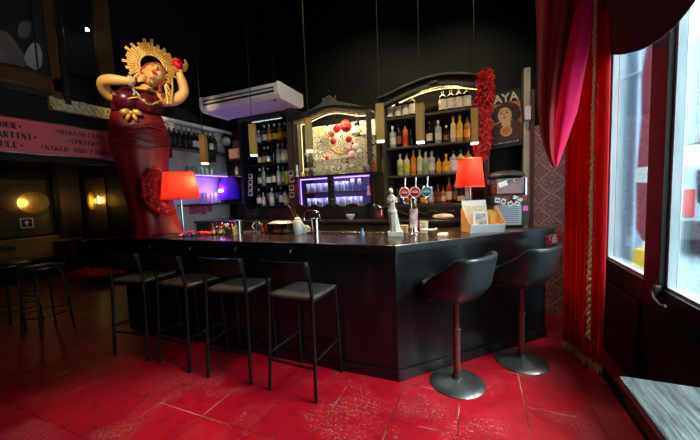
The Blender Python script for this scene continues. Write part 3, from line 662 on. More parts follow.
# picture cards in the cream tiles between hutch and arched cabinet
for i, (px, py, m, lb) in enumerate([(382.5, 179.5, LAB['yellow'], 'yellow picture card on the tiles beside the arched cabinet, upper of two'), (382.5, 190.5, LAB['cream'], 'cream picture card on the tiles beside the arched cabinet, lower of two')]):
    o = tag(MB().span((-.045, -.006, -.05), (.045, .006, .05)).obj('picture_card', m), lb, 'card', 'picture cards on the cream tiles'); o.location = ony(px, py, 4.318)
# strips of photo prints on the rack posts
for i, (px, py, w) in enumerate([(250.5, 176.5, 0), (250.5, 182.5, 0), (250.5, 188, 0), (250.5, 193.5, 0), (291, 173.5, 1), (291.8, 179.5, 1), (291.5, 188, 1), (292, 195, 1)]):
    p = ony(px, py, 3.955 if w == 0 else 3.90)
    side = 'left' if w == 0 else 'right'
    t = empty('photo_print', p, 0, 'white bordered photo print, %s from top on the rack\'s %s post' % (ORD[i % 4], side), 'photo', 'photo prints on the rack posts')
    MB().span((-.038, -.003, -.038), (.038, .003, .038)).obj('paper', M_WHITE, t)
    MB().span((-.028, -.0045, -.022), (.028, -.003, .028)).obj('image', mat('dark_print', (.03, .03, .035), .3), t)

# ------------------------------------------------------------------ service corner: shelves, wine bottles, violet lamp
sh = empty('wall_shelf_unit', (LX+.012, 3.6, 0), 0, 'dark wall shelves on the white service wall holding wine bottles', 'shelf')
for z, y0 in ((2.285, -.75), (1.90, -.55), (1.45, -.3)):
    MB().span((0, y0, z-.025), (.22, .73, z)).obj('shelf', M_DKWOOD, sh, bevel=.003)
for z, y in ((2.285, -.45), (2.285, .35)): MB().span((0, y-.015, z-.16), (.16, y+.015, z-.025)).obj('bracket', M_DKWOOD, sh)
MB().span((.17, -.75, 2.62), (.21, .73, 2.665)).obj('top_rail', M_WHITEP, sh)
MB().tube([(.222, -.5, 1.888), (.222, .72, 1.888)], .007, 6).obj('light_strip', MC['violet_led_glow'], sh)
wn = []
for i, px in enumerate([166, 169.8, 174.5, 179.3, 184.8, 189.6, 194.2, 198.4, 206.5, 210.5, 214.3]):
    p = onx(px, 140, LX+.11)
    bottle('wine', 'wine', 'white' if i in (6, 7, 9) else 'black', ('white', 'silver', 'white')[i % 3], (LX+.11, p.y, 2.285), 'dark wine bottle, %s from left on the white service wall\'s top shelf' % ORD[i], 'wine bottles on the service wall', sc=1.03)
jar = MB().lathe([(.03, 0), (.034, .005), (.034, .11), (.026, .125), (.026, .135), (.022, .135)], n=14).mesh('green_jar'); jar.materials.append(mat('pale_green_glass', (.30, .44, .36), .1, coat=.5))
for i, px in enumerate([189, 193.5, 198, 202.5, 207, 211.5]):
    o = bpy.data.objects.new('green_jar', jar); COL.objects.link(o); o.location = (LX+.10, onx(px, 170, LX+.10).y, 1.90)
    tag(o, 'pale green jar, %s from left on the violet-edged shelf of the white wall' % ORD[i], 'jar', 'green jars on the service wall')
gl2 = tum.copy(); gl2.materials.clear(); gl2.materials.append(MC['lit_tumbler_glass'])
for i, px in enumerate([203, 207, 211, 215, 219]):
    o = bpy.data.objects.new('highball_glass', gl2); COL.objects.link(o); o.location = (LX+.11, onx(px, 190, LX+.11).y, 1.45); o.scale = (1, 1, 1.35)
    tag(o, 'tall glass, %s from left on the low service shelf by the violet lamp' % ORD[i], 'glass', 'tall glasses on the service wall')
for i, px in enumerate([192, 197, 203.2, 209.5]):
    o = tag(MB().span((-.002, -.055, -.085), (.002, .055, .085)).obj('pink_note', mat('pink_paper', (.50, .10, .22), .6, var=(.38, .06, .16), vs=30)), 'pink paper note, %s from left pinned on the white wall' % ORD[i], 'note', 'pink notes on the white wall')
    o.location = (LX+.016, onx(px, 208, LX+.016).y, onx(px, (209, 208.5, 209.5, 206.5)[i], LX+.016).z); o.rotation_euler = (random.uniform(-.06, .06), 0, 0)
ln = empty('round_lantern', (LX+.13, 4.24, 2.285), 0, 'pale round lantern on a black stand in the service corner', 'lantern')
MB().lathe([(.06, 0), (.06, .012), (.014, .03), (.014, .12), (.05, .14)], n=14).obj('stand', M_METALB, ln, smooth=50)
MB().ball((0, 0, .22), .085, 14, 9).obj('globe', mat('pale_frosted_globe', (.5, .5, .52), .3), ln, smooth=80)
cs = empty('corner_shelf_unit', (-3.88, 4.33, 0), 0, 'dark shelves on the back wall between service corner and bottle rack', 'shelf')
for z in (2.18, 1.90, 1.45, ): MB().span((-.08, -.22, z-.025), (.32, .0, z)).obj('shelf', M_DKWOOD, cs, bevel=.003)
MB().span((-.10, -.02, 1.18), (.33, .0, 2.68)).obj('back_panel', mat('dark_plum_board', (.05, .02, .03), .5), cs)
bx = empty('cardboard_box', (-3.74, 4.2, 2.18), .05, 'brown cardboard box on the top shelf beside the bottle rack', 'box')
MB().span((-.15, -.09, 0), (.13, .09, .16)).obj('carton', mat('brown_cardboard', (.42, .25, .11), .7, var=(.36, .2, .08), vs=6), bx, bevel=.003)
MB().span((-.02, -.092, 0), (.02, -.09, .16)).obj('tape', mat('tan_tape', (.55, .38, .2), .3), bx)
o = tag(MB().span((-.10, -.006, -.09), (.10, .006, .09)).obj('red_poster', mat('red_poster_print', (.5, .02, .015), .5)), 'small red poster beside the bottle rack below the cardboard box', 'poster'); o.location = (-3.70, 4.30, 2.02)
for i, (px, lq, lb) in enumerate([(236.5, 'clear', 'clear bottle on the short shelf left of the rack, leftmost of three'), (242.5, 'amber', 'amber bottle on the short shelf left of the rack, in front of the red poster'), (246.8, 'orange', 'orange bottle on the short shelf left of the rack, rightmost of three')]):
    bottle('small', lq, 'cream' if i != 1 else None, 'black', (ony(px, 165, 4.2).x, 4.2, 1.90), lb, 'bottles on the corner shelf', sc=.85)
uv = empty('violet_lamp', (ony(229, 190, 4.12).x, 4.12, 1.45), 0, 'glowing violet table lamp with beaded shade in the back corner', 'lamp')
MB().lathe([(.07, 0), (.07, .015), (.015, .03), (.012, .16)], n=16).obj('base', M_METALB, uv, smooth=50)
MB().lathe([(.16, .05), (.17, .10), (.15, .32), (.10, .42), (.098, .42), (.145, .32), (.165, .10), (.155, .05)], n=28).obj('lamp_shade', translucent('violet_beaded_shade', (.25, .05, .95), .6, .5, bump=.6, bs=60), uv, smooth=60)
MB().ball((0, -.185, .20), (.05, .02, .025), 12, 8).obj('bulb', emis('violet_bulb', (.65, .35, 1), 8), uv, smooth=80)
# ------------------------------------------------------------------ big feather boa, poster, wall box
def boa(name, path, rad, n, m, seed, L=.05):
    rnd = random.Random(seed); b = MB(); pts = [V(p) for p in path]; seg = len(pts)-1
    for i in range(n):
        t = rnd.random()*seg; k = min(int(t), seg-1); c = pts[k].lerp(pts[k+1], t-k); r = rad[k]+(rad[k+1]-rad[k])*(t-k)
        d = V((rnd.gauss(0, 1), rnd.gauss(0, 1), rnd.gauss(0, .8))).normalized()
        q = d.orthogonal().normalized(); q.rotate(Matrix.Rotation(rnd.random()*6.28, 3, d))
        s0 = c+d*r*rnd.uniform(.25, .7); l = L*rnd.uniform(.6, 1.3); dr = (d+V((rnd.gauss(0, .5), rnd.gauss(0, .5), rnd.gauss(-.25, .5)))).normalized(); w = L*.28
        e = s0+dr*l*.6; f = e+(dr+V((0, 0, -.5)))*l*.5
        b.add([s0-q*w*.4, s0+q*w*.4, e+q*w, e-q*w, f], [(0, 1, 2, 3), (3, 2, 4)])
    return b.obj(name, m)
BY2 = 3.78
bp = [ony(486, 74, BY2), ony(485, 90, BY2), ony(481.5, 108, BY2), ony(481, 125, BY2), ony(483, 142, BY2), ony(481, 156, BY2)]
bo = empty('feather_boa', (0, 0, 0), 0, 'long thick red feather boa hanging at the right end of the arched cabinet', 'boa')
boa('feathers', bp, [.075, .11, .12, .115, .10, .06], 5200, M_FEATH, 3, .045).parent = bo
MB().tube(bp, [.04, .07, .08, .08, .065, .03], 10).obj('core', mat('dark_red_core', (.35, .003, .006), .9), bo, smooth=80)
MB().tube([bp[0]+V((0, 0, -.02)), bp[0]+V((0, .02, .08)), bp[0]+V((-.02, .12, .06))], .006, 6).obj('hanging_cord', M_INK, bo)
pc = (ony(490, 95, 4.16)+ony(524, 146, 4.16))/2
po = empty('wall_poster', (.285, 4.16, 2.31), 0, 'dark vintage poster of a woman in profile lettering above, orange ground', 'poster'); po.rotation_euler = (0, math.radians(-5), 0)
po['label'] = 'dark orange poster of a dark-haired woman hanging beside the red boa'
pw, ph = .36, .64
MB().span((-pw/2, 0, -ph/2), (pw/2, .012, ph/2)).obj('board', M_INK, po)
def flat(name, poly, m, d, par=po):
    return MB().prism(poly, .0015, Matrix(((1, 0, 0, 0), (0, 0, -1, -d+.0015), (0, 1, 0, 0), (0, 0, 0, 1)))).obj(name, m, par)
def ell(cx, cz, rx, rz, n=24, a0=0, a1=2*PI): return [(cx+rx*math.cos(a0+(a1-a0)*i/n), cz+rz*math.sin(a0+(a1-a0)*i/n)) for i in range(n)]
M_POR = mat('poster_orange', (.62, .24, .04), .5, var=(.5, .17, .03), vs=6); M_PSK = mat('poster_skin', (.74, .42, .18), .5); M_PHA = mat('poster_dark', (.035, .012, .010), .5); M_PBR = mat('poster_brown', (.08, .025, .018), .5)
flat('orange_ground', [(-.165, -.25), (.165, -.25), (.165, .185), (-.165, .185)], M_POR, .002)
flat('dress_shape', [(-.165, -.25), (.165, -.25), (.165, -.09), (.12, -.03), (.03, -.02), (-.06, -.03), (-.12, -.05), (-.165, -.10)], M_PBR, .004)
flat('hair_shape', ell(.01, .09, .145, .095), M_PHA, .006); flat('hair_shape', ell(.105, .04, .055, .075), M_PHA, .0055); flat('hair_shape', ell(-.09, .05, .055, .065), M_PHA, .0055)
flat('neck_shape', [(-.05, -.07), (.05, -.08), (.045, .02), (-.035, .02)], M_PSK, .0065); flat('face_shape', ell(-.005, .045, .072, .092), M_PSK, .008)
for x in (-.035, .02): flat('eye_shape', ell(x, .072, .015, .007, 12), M_PHA, .0095); flat('brow_shape', [(x-.02, .09), (x+.02, .092), (x+.018, .098), (x-.018, .097)], M_PHA, .0095)
flat('nose_shape', [(-.012, .07), (-.006, .07), (-.004, .037), (-.018, .037)], mat('poster_shadow', (.45, .2, .08), .5), .0095); flat('mouth_shape', ell(-.01, .018, .02, .008, 12), mat('poster_red', (.4, .05, .03), .5), .0095)
flat('headband_shape', [(-.10, .125), (.09, .145), (.09, .155), (-.10, .135)], M_PBR, .0095)
flat('pendant_shape', ell(-.005, -.135, .062, .062), M_PSK, .008); flat('pendant_shape', ell(-.005, -.135, .048, .048), M_POR, .0095)
tm = text_mesh('MAYA', .155, .001, bold=.003); tm.materials.append(mat('poster_lettering', (.78, .58, .45), .5))
o = bpy.data.objects.new('lettering', tm); COL.objects.link(o); o.parent = po; o.location = (-.03, -.004, .20); o.rotation_euler = (PI/2, 0, 0); o.scale = (.86, .86, 1)
for i in range(9): flat('small_print', [(-.15+.03*i, -.272), (-.128+.03*i, -.272), (-.126+.03*i, -.268+.006*(i % 3)), (-.148+.03*i, -.266)], MC['poster_lettering'], .003)
wb = tag(MB().span((-.03, -.05, -.075), (.03, .03, .075)).obj('wall_box', M_WHITEP, bevel=.006), 'small white box fixed on the cream brick pier beside the poster', 'box'); wb.location = (.50, 4.10, ony(530, 113, 4.08).z)

# ------------------------------------------------------------------ drinks machine on the bar end
mc = empty('drinks_machine', (.255, 3.68, 1.10), .22, 'steel slush drinks machine with clear tank and stickers at the bar end', 'machine')
MB().span((-.16, -.17, .02), (.16, .19, .30)).obj('body', mat('dull_machine_steel', (.30, .31, .33), .3, .8), mc, bevel=.012)
for i in range(9): MB().span((-.13, -.176, .05+.02*i), (.07, -.168, .058+.02*i)).obj('grille_slat', mat('grey_slat', (.12, .12, .125), .4), mc)
MB().span((-.165, -.175, .235), (.165, .19, .33)).obj('control_band', M_INK, mc, bevel=.008)
MB().span((.10, -.178, .03), (.165, -.165, .24)).obj('side_band', M_INK, mc)
MB().span((-.15, -.16, .33), (.13, .17, .52)).obj('tank', glass('pink_tank_plastic', (.95, .55, .55), .05, .1), mc, bevel=.02)
MB().span((-.135, -.145, .335), (.115, .155, .45)).obj('drink', mat('pink_slush', (.40, .10, .09), .4), mc, bevel=.02)
MB().tube([(.14, -.13, .33), (.14, -.13, .50)], .028, 12).obj('cylinder', M_STEEL, mc, smooth=50)
MB().lathe([(.19, .52), (.195, .535), (.17, .565), (.09, .585), (.01, .59)], n=28, sx=.93, sy=.95).obj('lid', M_INK, mc, smooth=50)
rs = random.Random(5)
for i, (x, z, w, h, m) in enumerate([(-.13, .285, .05, .05, 'white'), (-.075, .27, .045, .06, 'white'), (-.045, .30, .05, .03, 'red'), (-.01, .245, .05, .05, 'white'), (.055, .245, .05, .04, 'white'), (.06, .295, .09, .035, 'white'), (.125, .30, .03, .05, 'red'), (-.11, .245, .03, .035, 'red')]):
    k = MB().box((0, 0, 0), (w, .002, h), Matrix.Rotation(rs.uniform(-.5, .5), 3, 'Y')).obj('sticker', LAB[m], mc); k.location = (x, -.1775, z)
    k2 = MB().box((0, -.0015, 0), (w*.6, .001, h*.3), Matrix.Rotation(rs.uniform(-.5, .5), 3, 'Y')).obj('print', M_INK, k)
k = MB().box((0, 0, 0), (.05, .002, .05)).obj('sticker', mat('pink_sticker', (.62, .12, .42), .4), mc); k.location = (.13, -.1795, .195); k['label'] = 'square pink sticker'
k = MB().box((0, 0, 0), (.085, .002, .05), Matrix.Rotation(-.35, 3, 'Y')).obj('sticker', M_WHITE, mc); k.location = (-.075, -.162, .445)

# ------------------------------------------------------------------ table lamps
def table_lamp(name, loc, zb, zt, rb, rt, label, power, stem=.012, off=(0, 0), bulb=6):
    t = empty(name, loc, 0, label, 'lamp'); h = zb-loc[2]; H = zt-loc[2]
    MB().lathe([(.07, 0), (.072, .008), (.03, .022), (.014, .04)], n=20).obj('base', M_CHROME, t, smooth=50)
    MB().tube([(0, 0, .03), (0, 0, h+.05)], stem, 10).obj('stem', M_CHROME, t, smooth=60)
    sd = MB().lathe([(rb+(rt-rb)*k/8, h+(H-h)*k/8) for k in range(9)], n=48); sd.f = sd.f[:-2]; sd.obj('lamp_shade', M_REDSHADE, t, smooth=60)
    for r, z in ((rb, h), (rt, H)): MB().tube([(r*math.cos(a*PI/18), r*math.sin(a*PI/18), z) for a in range(36)], .004, 6, True).obj('shade_trim', mat('pale_red_trim', (.7, .12, .08), .6), t)
    MB().lathe([(.012, h+.05), (.016, h+.07), (.032, h+.12), (.026, h+.15), (.004, h+.165)], n=14).obj('bulb', emis('warm_bulb_%g' % bulb, (1, .62, .28), bulb), t, smooth=60)
    l = bpy.data.lights.new('lamp_light', 'POINT'); l.energy = power; l.color = (1, .66, .30); l.shadow_soft_size = .02
    lo = bpy.data.objects.new('lamp_light', l); COL.objects.link(lo); lo.parent = t; lo.location = (off[0], off[1], h+.19)
    return t
p = ony(184, 235, 2.55)
table_lamp('table_lamp', (p.x, 2.55, 1.10), ony(184, 199, 2.55).z, ony(182, 172, 2.55).z, .205, .16, 'large red shaded table lamp on the bar beside the statue', 1.6, off=(.115, .03), bulb=1.5)
table_lamp('table_lamp', (-.095, 3.52, 1.10), 1.53, 1.82, .145, .115, 'small red shaded table lamp behind the menu box', .35, off=(.03, -.02), bulb=.6)
q = V((p.x, 2.57, 0)); rt_ = V((.57, .82, 0))
bx2 = empty('feather_boa', (0, 0, 0), 0, 'short red feather boa draped between the statue and the large red lamp', 'boa')
pts = [q-rt_*.20+V((0, -.06, 1.86)), q-rt_*.26+V((0, -.06, 1.72)), q-rt_*.24+V((0, -.08, 1.55)), q-rt_*.13+V((0, -.10, 1.42)), q-rt_*.06+V((0, -.06, 1.40))]
boa('feathers', pts, [.06, .08, .085, .07, .04], 1800, M_FEATH, 9, .035).parent = bx2
MB().tube(pts, [.03, .05, .055, .045, .02], 10).obj('core', MC['dark_red_core'], bx2, smooth=80)

# ------------------------------------------------------------------ statue
SO = V((-3.56, 2.56, 1.10)); SA = math.atan2(.82, .57)
SX, SY = V((math.cos(SA), math.sin(SA), 0)), V((-math.sin(SA), math.cos(SA), 0))
def sl(px, py, d=0):                         # real point of the figure, in the statue's own axes
    p = on(px, py, SO+SY*d, SY)-SO; return V((p.dot(SX), p.dot(SY), p.z))
sta = empty('statue', SO, SA, 'large painted statue of a woman in red dress and gold halo, standing on the bar', 'statue')
def loft(rows, depth, n=36, fold=0, nf=9, off=0, cap=True):
    cs_ = []
    for py, l, r, k in rows:
        a, b = sl(l, py), sl(r, py); cs_.append(((a+b)/2, (b-a).length/2, k))
    vs, fs = [], []; m = len(cs_)
    for i, (c, w, k) in enumerate(cs_):
        for j in range(n):
            a = 2*PI*j/n; rr = 1+fold*(i/(m-1))*math.sin(nf*a+i*.35)
            vs.append(V((c.x+w*rr*math.cos(a), w*k*rr*math.sin(a)+off, c.z)))
    for i in range(m-1):
        for j in range(n): fs.append((i*n+j, i*n+(j+1) % n, (i+1)*n+(j+1) % n, (i+1)*n+j))
    fs.append(tuple(range(n))); fs.append(tuple((m-1)*n+j for j in reversed(range(n))))
    return MB().add(vs, fs)
loft([(112, 111, 162, .62), (118, 110, 162.5, .64), (124, 108.5, 165, .68), (132, 107, 168.5, .72), (142, 107.5, 170, .74), (152, 110, 169.5, .74), (163, 114.5, 168, .72), (176, 119, 168.5, .70), (190, 123, 171, .68), (204, 127, 173.5, .66), (216, 131, 176, .66), (226, 133, 180, .70), (233, 131, 187, .78), (236.5, 129, 190, .80)], 1, 56, .045, 11).obj('dress', M_DRESS, sta, smooth=70, sub=1)
bd = loft([(90, 122, 156, .5), (94, 116, 161, .62), (100, 112.5, 163, .70), (107, 111, 163, .66), (113, 111.5, 161.5, .62)], 1, 40)
for px, py in ((126, 100), (146, 104)): c = sl(px, py, -.13); bd.ball(c, (.125, .11, .11), 18, 12)
bd.obj('bodice', M_BODICE, sta, smooth=70)
# skirt fold bands across the hips
for k in range(5):
    pts = [sl(109+6*i, 128+5*k+3.2*math.sin(i*.55+k), 0) for i in range(11)]
    pts = [V((q.x, -.235*math.sqrt(max(.02, 1-((i-5)/5.4)**2))+.0, q.z)) for i, q in enumerate(pts)]
    MB().tube(pts, [.004+.012*math.sin(PI*i/10) for i in range(11)], 8).obj('dress_fold', M_DRESS, sta, smooth=70)
# body: shoulders, neck and both arms in one skin surface, hands with five fingers
def skin(name, nodes, links, m, parent, sub=2):
    me = bpy.data.meshes.new(name); me.from_pydata([tuple(a[0]) for a in nodes], links, []); o = bpy.data.objects.new(name, me); COL.objects.link(o)
    k = o.modifiers.new('skin', 'SKIN'); k.use_smooth_shade = True
    for i, a in enumerate(nodes): me.skin_vertices[0].data[i].radius = (a[1], a[1])
    me.skin_vertices[0].data[0].use_root = True
    s_ = o.modifiers.new('sub', 'SUBSURF'); s_.levels = s_.render_levels = sub
    dg = bpy.context.evaluated_depsgraph_get(); me2 = bpy.data.meshes.new_from_object(o.evaluated_get(dg)); me2.name = name
    me2.materials.clear(); me2.materials.append(m)
    for p_ in me2.polygons: p_.use_smooth = True; p_.material_index = 0
    bpy.data.objects.remove(o); r = bpy.data.objects.new(name, me2); COL.objects.link(r); r.parent = parent; return r
nodes = [(sl(137, 112), .15), (sl(138, 103), .15), (sl(141, 96, -.02), .13), (sl(146, 91, -.03), .075), (sl(149, 85, -.05), .062),
         (sl(122, 98, -.02), .085), (sl(109, 97, -.03), .072), (sl(103.5, 88, -.10), .070), (sl(101.5, 79.5, -.20), .058), (sl(112, 79.5, -.24), .060), (sl(122, 80.5, -.26), .050), (sl(130, 81, -.27), .036), (sl(136, 79.5, -.28), .040),
         (sl(158, 98, 0), .085), (sl(170, 101, 0), .078), (sl(179, 98.5, .0), .074), (sl(185, 92.5, -.02), .062), (sl(183, 84, -.03), .062), (sl(180, 76, -.04), .050), (sl(179, 72, -.04), .036), (sl(181.5, 68.5, -.04), .038)]
links = [(0,1),(1,2),(2,3),(3,4),(2,5),(5,6),(6,7),(7,8),(8,9),(9,10),(10,11),(11,12),(2,13),(13,14),(14,15),(15,16),(16,17),(17,18),(18,19),(19,20)]
skin('body', nodes, links, M_SKIN, sta)
def finger(pts, r): 
    skin('finger', [(p_, r*(1-.12*i)) for i, p_ in enumerate(pts)], [(i, i+1) for i in range(len(pts)-1)], M_SKIN, sta, 1)
for i, (dy, ln) in enumerate([(-3.0, 8.5), (-1.1, 10.5), (.8, 10.5), (2.6, 9)]):
    finger([sl(137, 79.5+dy*.6, -.285), sl(137+ln*.5, 78.4+dy*.9, -.30), sl(137+ln*.8, 77.6+dy, -.285), sl(137+ln, 77.6+dy, -.26)], .0165)
finger([sl(134, 78, -.29), sl(137.5, 74.5, -.31), sl(141, 72.5, -.30)], .018)
for i, (x0, y0, x1, y1, x2, y2, d) in enumerate([(182, 67, 186.5, 63.5, 184.5, 59.5, -.10), (182, 68, 187.5, 66, 186, 62, -.06), (181, 69, 186.5, 69, 186.6, 65.5, -.03), (180, 70, 185, 71, 186, 68.5, .0)]):
    finger([sl(x0, y0, -.04), sl(x1, y1, d), sl(x2, y2, d-.04)], .017)
finger([sl(179.5, 71, -.05), sl(175.5, 69.5, -.10), sl(173.5, 66, -.12)], .018)
# head, tilted back and to the figure's left
HC = sl(154, 76, -.08); HR = (Matrix.Rotation(math.radians(24), 3, 'Y') @ Matrix.Rotation(math.radians(-26), 3, 'X'))
hb = MB()
def head_pt(u, v):
    t = PI*v; a = 2*PI*u; x, y, z = .108*math.sin(t)*math.cos(a), .125*math.sin(t)*math.sin(a), .145*math.cos(t)
    if z < 0: x *= 1-.28*(-z/.145)**1.5; y = y*(1-.15*(-z/.145)) - .012*(-z/.145)
    return HC + HR @ V((x, y, z))
hb.grid(head_pt, 28, 18, True)
def hp(x, y, z): return HC + HR @ V((x, y, z))
hb.tube([hp(0, -.115, .045), hp(0, -.138, .01), hp(0, -.152, -.018), hp(0, -.128, -.028)], [.010, .014, .018, .010], 8)
for sx in (-1, 1):
    hb.ball(hp(sx*.045, -.098, -.025), (.032, .024, .028), 10, 8); hb.ball(hp(sx*.045, -.105, .035), (.024, .014, .014), 10, 6, HR); hb.ball(hp(sx*.106, .0, -.01), (.014, .022, .034), 8, 6, HR)
hb.ball(hp(0, -.098, -.115), (.03, .026, .024), 10, 8)
hb.obj('head', M_SKIN, sta, smooth=80)
for sx in (-1, 1):
    MB().tube([hp(sx*.022, -.121, .060), hp(sx*.045, -.121, .073), hp(sx*.072, -.104, .062)], [.004, .0055, .003], 6).obj('eyebrow', M_BROW, sta)
    MB().tube([hp(sx*.024, -.119, .030), hp(sx*.046, -.121, .022), hp(sx*.068, -.104, .031)], [.003, .005, .003], 6).obj('eyelid', M_BROW, sta)
MB().ball(hp(0, -.126, -.062), (.030, .012, .009), 12, 6, HR).ball(hp(0, -.124, -.075), (.025, .012, .010), 12, 6, HR).obj('lips', M_LIP, sta, smooth=80)
hr = MB()
for i in range(26):
    a = -1.9+3.8*i/25; R_ = .112
    hr.ball(hp(R_*math.sin(a), -.045+.04*abs(a), .02+.13*math.cos(a)*.95), (.03, .036, .026), 8, 6, HR)
for i in range(9): hr.ball(hp(.105+.012*math.sin(i), .0, .03-.026*i), (.024, .03, .022), 8, 6)
for i in range(5): hr.ball(hp(-.10, .01, .03-.022*i), (.018, .03, .02), 8, 6)
hr.ball(hp(0, .035, .02), (.118, .115, .135), 18, 12, HR); hr.obj('hair', M_HAIR, sta, smooth=60)
# sunburst halo
HO = sl(152, 66.5, .02); hm = MB(); rr = random.Random(4)
HX = (sl(160, 66.5, .02)-HO).length/8
for i in range(32):
    a = math.radians(-20+232*i/31); ln = (24.5+rr.uniform(-2.2, 2.2)) if i % 2 else (21+rr.uniform(-2, 2)); ln *= HX*1.09
    ri = .125; d = V((math.cos(a), .0, math.sin(a)*1.05)); d.rotate(Matrix.Rotation(math.radians(6), 3, 'Y')); pp = V((-d.z, 0, d.x))
    w = .006+.003*(i % 2); p0, p1 = HO+d*ri, HO+d*ln
    for o_ in (-1, 1): hm.tube([p0+pp*o_*w*.4, p1+pp*o_*w], [.004, .0075], 5)
hm.obj('halo_rays', M_GOLD, sta, smooth=60)
band_ = MB()
for R_, r_ in ((.122, .011), (.15, .006)):
    band_.tube([HO+V((R_*math.cos(math.radians(-28+248*i/40)), -.01, R_*1.05*math.sin(math.radians(-28+248*i/40)))) for i in range(41)], r_, 7)
for i in range(20):
    a = math.radians(-22+236*i/19); band_.ball(HO+V((.137*math.cos(a), -.014, .144*math.sin(a))), .009, 7, 5)
band_.obj('halo_band', M_GOLD, sta, smooth=60)
# gold scrolled ornament by the neck, beads, bust trim and brooch
orn = MB()
for i in range(12):
    c = sl(168.5+2.2*math.sin(i*1.1), 77+2.35*i, -.10); orn.tube([c+V((.024*math.cos(k*PI/5)*(1-.03*i), 0, .024*math.sin(k*PI/5))) for k in range(9)], .008, 6)
orn.tube([sl(164.5, 76, -.09), sl(166, 88, -.10), sl(168, 104, -.12)], .012, 6).tube([sl(172, 78, -.09), sl(172.5, 90, -.10), sl(170, 104, -.12)], .010, 6); orn.obj('gold_ornament', M_GOLD, sta, smooth=60)
bead = MB()
for i in range(20):
    t = i/19; bead.ball(sl(134+23*t, 89+14*t+5.5*math.sin(PI*t), -.215+.03*abs(t-.5)), .012, 7, 5)
for i in range(10): bead.ball(sl(133.5+.9*math.sin(i), 80+1.6*i, -.24), .0115, 7, 5)
bead.obj('bead_necklace', mat('pearl_beads', (.55, .48, .36), .25), sta, smooth=80)
br = MB()
for i in range(8): br.tube([sl(129, 80.8, -.27)+V((.0, .046*math.cos(k*PI/6+i*.05), .05*math.sin(k*PI/6))) for k in range(12)], .008, 6, True); break
br.tube([sl(129.5, 80.9, -.27)+V((.014, .046*math.cos(k*PI/6), .05*math.sin(k*PI/6))) for k in range(12)], .008, 6, True); br.obj('bracelet', MC['pearl_beads'], sta, smooth=60)
tr = MB().tube([sl(113+4.9*i, 93.5+6.2*math.sin(i*PI/5)**2*(.6 if i < 5 else 1)+.7*i, -.19-.05*math.sin(PI*i/10)) for i in range(11)], .008, 7); tr.obj('bust_trim', M_GOLD, sta, smooth=60)
bw = MB(); c = sl(131, 113, -.22)
for sx in (-1, 1):
    bw.ball(c+V((sx*.055, 0, .012)), (.05, .022, .03), 10, 7, Matrix.Rotation(sx*.35, 3, 'Y')); bw.ball(c+V((sx*.03, 0, -.04)), (.022, .016, .045), 8, 6, Matrix.Rotation(-sx*.5, 3, 'Y'))
bw.ball(c, .026, 10, 7); bw.obj('brooch', M_GOLD, sta, smooth=70)
fl = flower('rose', sl(177.5, 64, -.07), .085, M_ROSE, 0, None, None, None, 3); fl.parent = sta; fl.rotation_euler = (PI/2-.3, 0, 0)
MB().lathe([(.34, 0), (.34, .02), (.30, .035), (.01, .035)], n=40, sy=.75).obj('plinth', M_DRESS, sta, smooth=40, loc=(.03, 0, 0))

# ------------------------------------------------------------------ Venus figure
VO = V((onz(396, 236, 1.1).x, 2.80, 1.10)); VA = math.radians(18)
ven = empty('venus_figurine', VO, VA, 'small white classical armless woman figurine standing on the bar corner', 'figurine')
vx, vy = V((math.cos(VA), math.sin(VA), 0)), V((-math.sin(VA), math.cos(VA), 0))
def vl(px, py, d=0):
    p = on(px, py, VO+vy*d, vy)-VO; return V((p.dot(vx), p.dot(vy), p.z))
M_MARB = mat('white_marble_resin', (.80, .74, .64), .4, var=(.72, .63, .5), vs=9)
rows = [(194, 389.9, 392.1, .9), (195.6, 388.6, 394.2, .6), (197.2, 388.0, 395.4, .6), (200, 388.3, 395.3, .72), (203, 389.0, 395.0, .7), (206.3, 389.3, 394.8, .68), (209, 388.5, 395.9, .7), (212, 388.0, 396.8, .74), (217, 388.6, 397.8, .74), (222, 389.6, 398.7, .72), (227, 390.2, 399.9, .74), (231.6, 389.9, 401.6, .78)]
vs, fs = [], []; n = 40
for i, (py, l, r, k) in enumerate(rows):
    a, b_ = vl(l, py), vl(r, py); c, w = (a+b_)/2, (b_-a).length/2; fo = .10 if i >= 6 else 0
    for j in range(n):
        t = 2*PI*j/n; g_ = 1+fo*math.sin(8*t+i*.7); vs.append(V((c.x+w*g_*math.cos(t), w*k*g_*math.sin(t), c.z)))
for i in range(len(rows)-1):
    for j in range(n): fs.append((i*n+j, i*n+(j+1) % n, (i+1)*n+(j+1) % n, (i+1)*n+j))
fs += [tuple(range(n)), tuple((len(rows)-1)*n+j for j in reversed(range(n)))]
vb = MB().add(vs, fs)
hc = vl(390.8, 191.2); vb.ball(hc, (.020, .024, .027), 14, 10).ball(hc+V((0, .016, .008)), (.018, .02, .02), 10, 7).tube([hc+V((0, -.022, .004)), hc+V((0, -.028, -.006))], .004, 6)
for x in (388.4, 395.3): s_ = vl(x, 197.8); vb.tube([s_, s_+V((-.004 if x < 390 else .006, -.004, -.035)), s_+V((-.004 if x < 390 else .006, -.006, -.045))], [.014, .013, .009], 10)
for dx in (-.013, .013): vb.ball(vl(391.7, 200.4)+V((dx, -.024, 0)), .014, 10, 7)
vb.obj('body', M_MARB, ven, smooth=70)
MB().tube([vl(388.2, 210.5)+V((0, -.025, 0)), vl(392, 212.5)+V((0, -.045, 0)), vl(396.6, 210.5)+V((0, -.02, 0))], [.010, .014, .010], 8).obj('drapery_roll', M_MARB, ven, smooth=70)
MB().span((-.075, -.05, 0), (.065, .055, .045)).obj('base', M_MARB, ven, bevel=.006)

# ------------------------------------------------------------------ things on the bar top
CT = 1.10
def cpos(px, y): return V((ony(px, 230, y).x, y, CT))
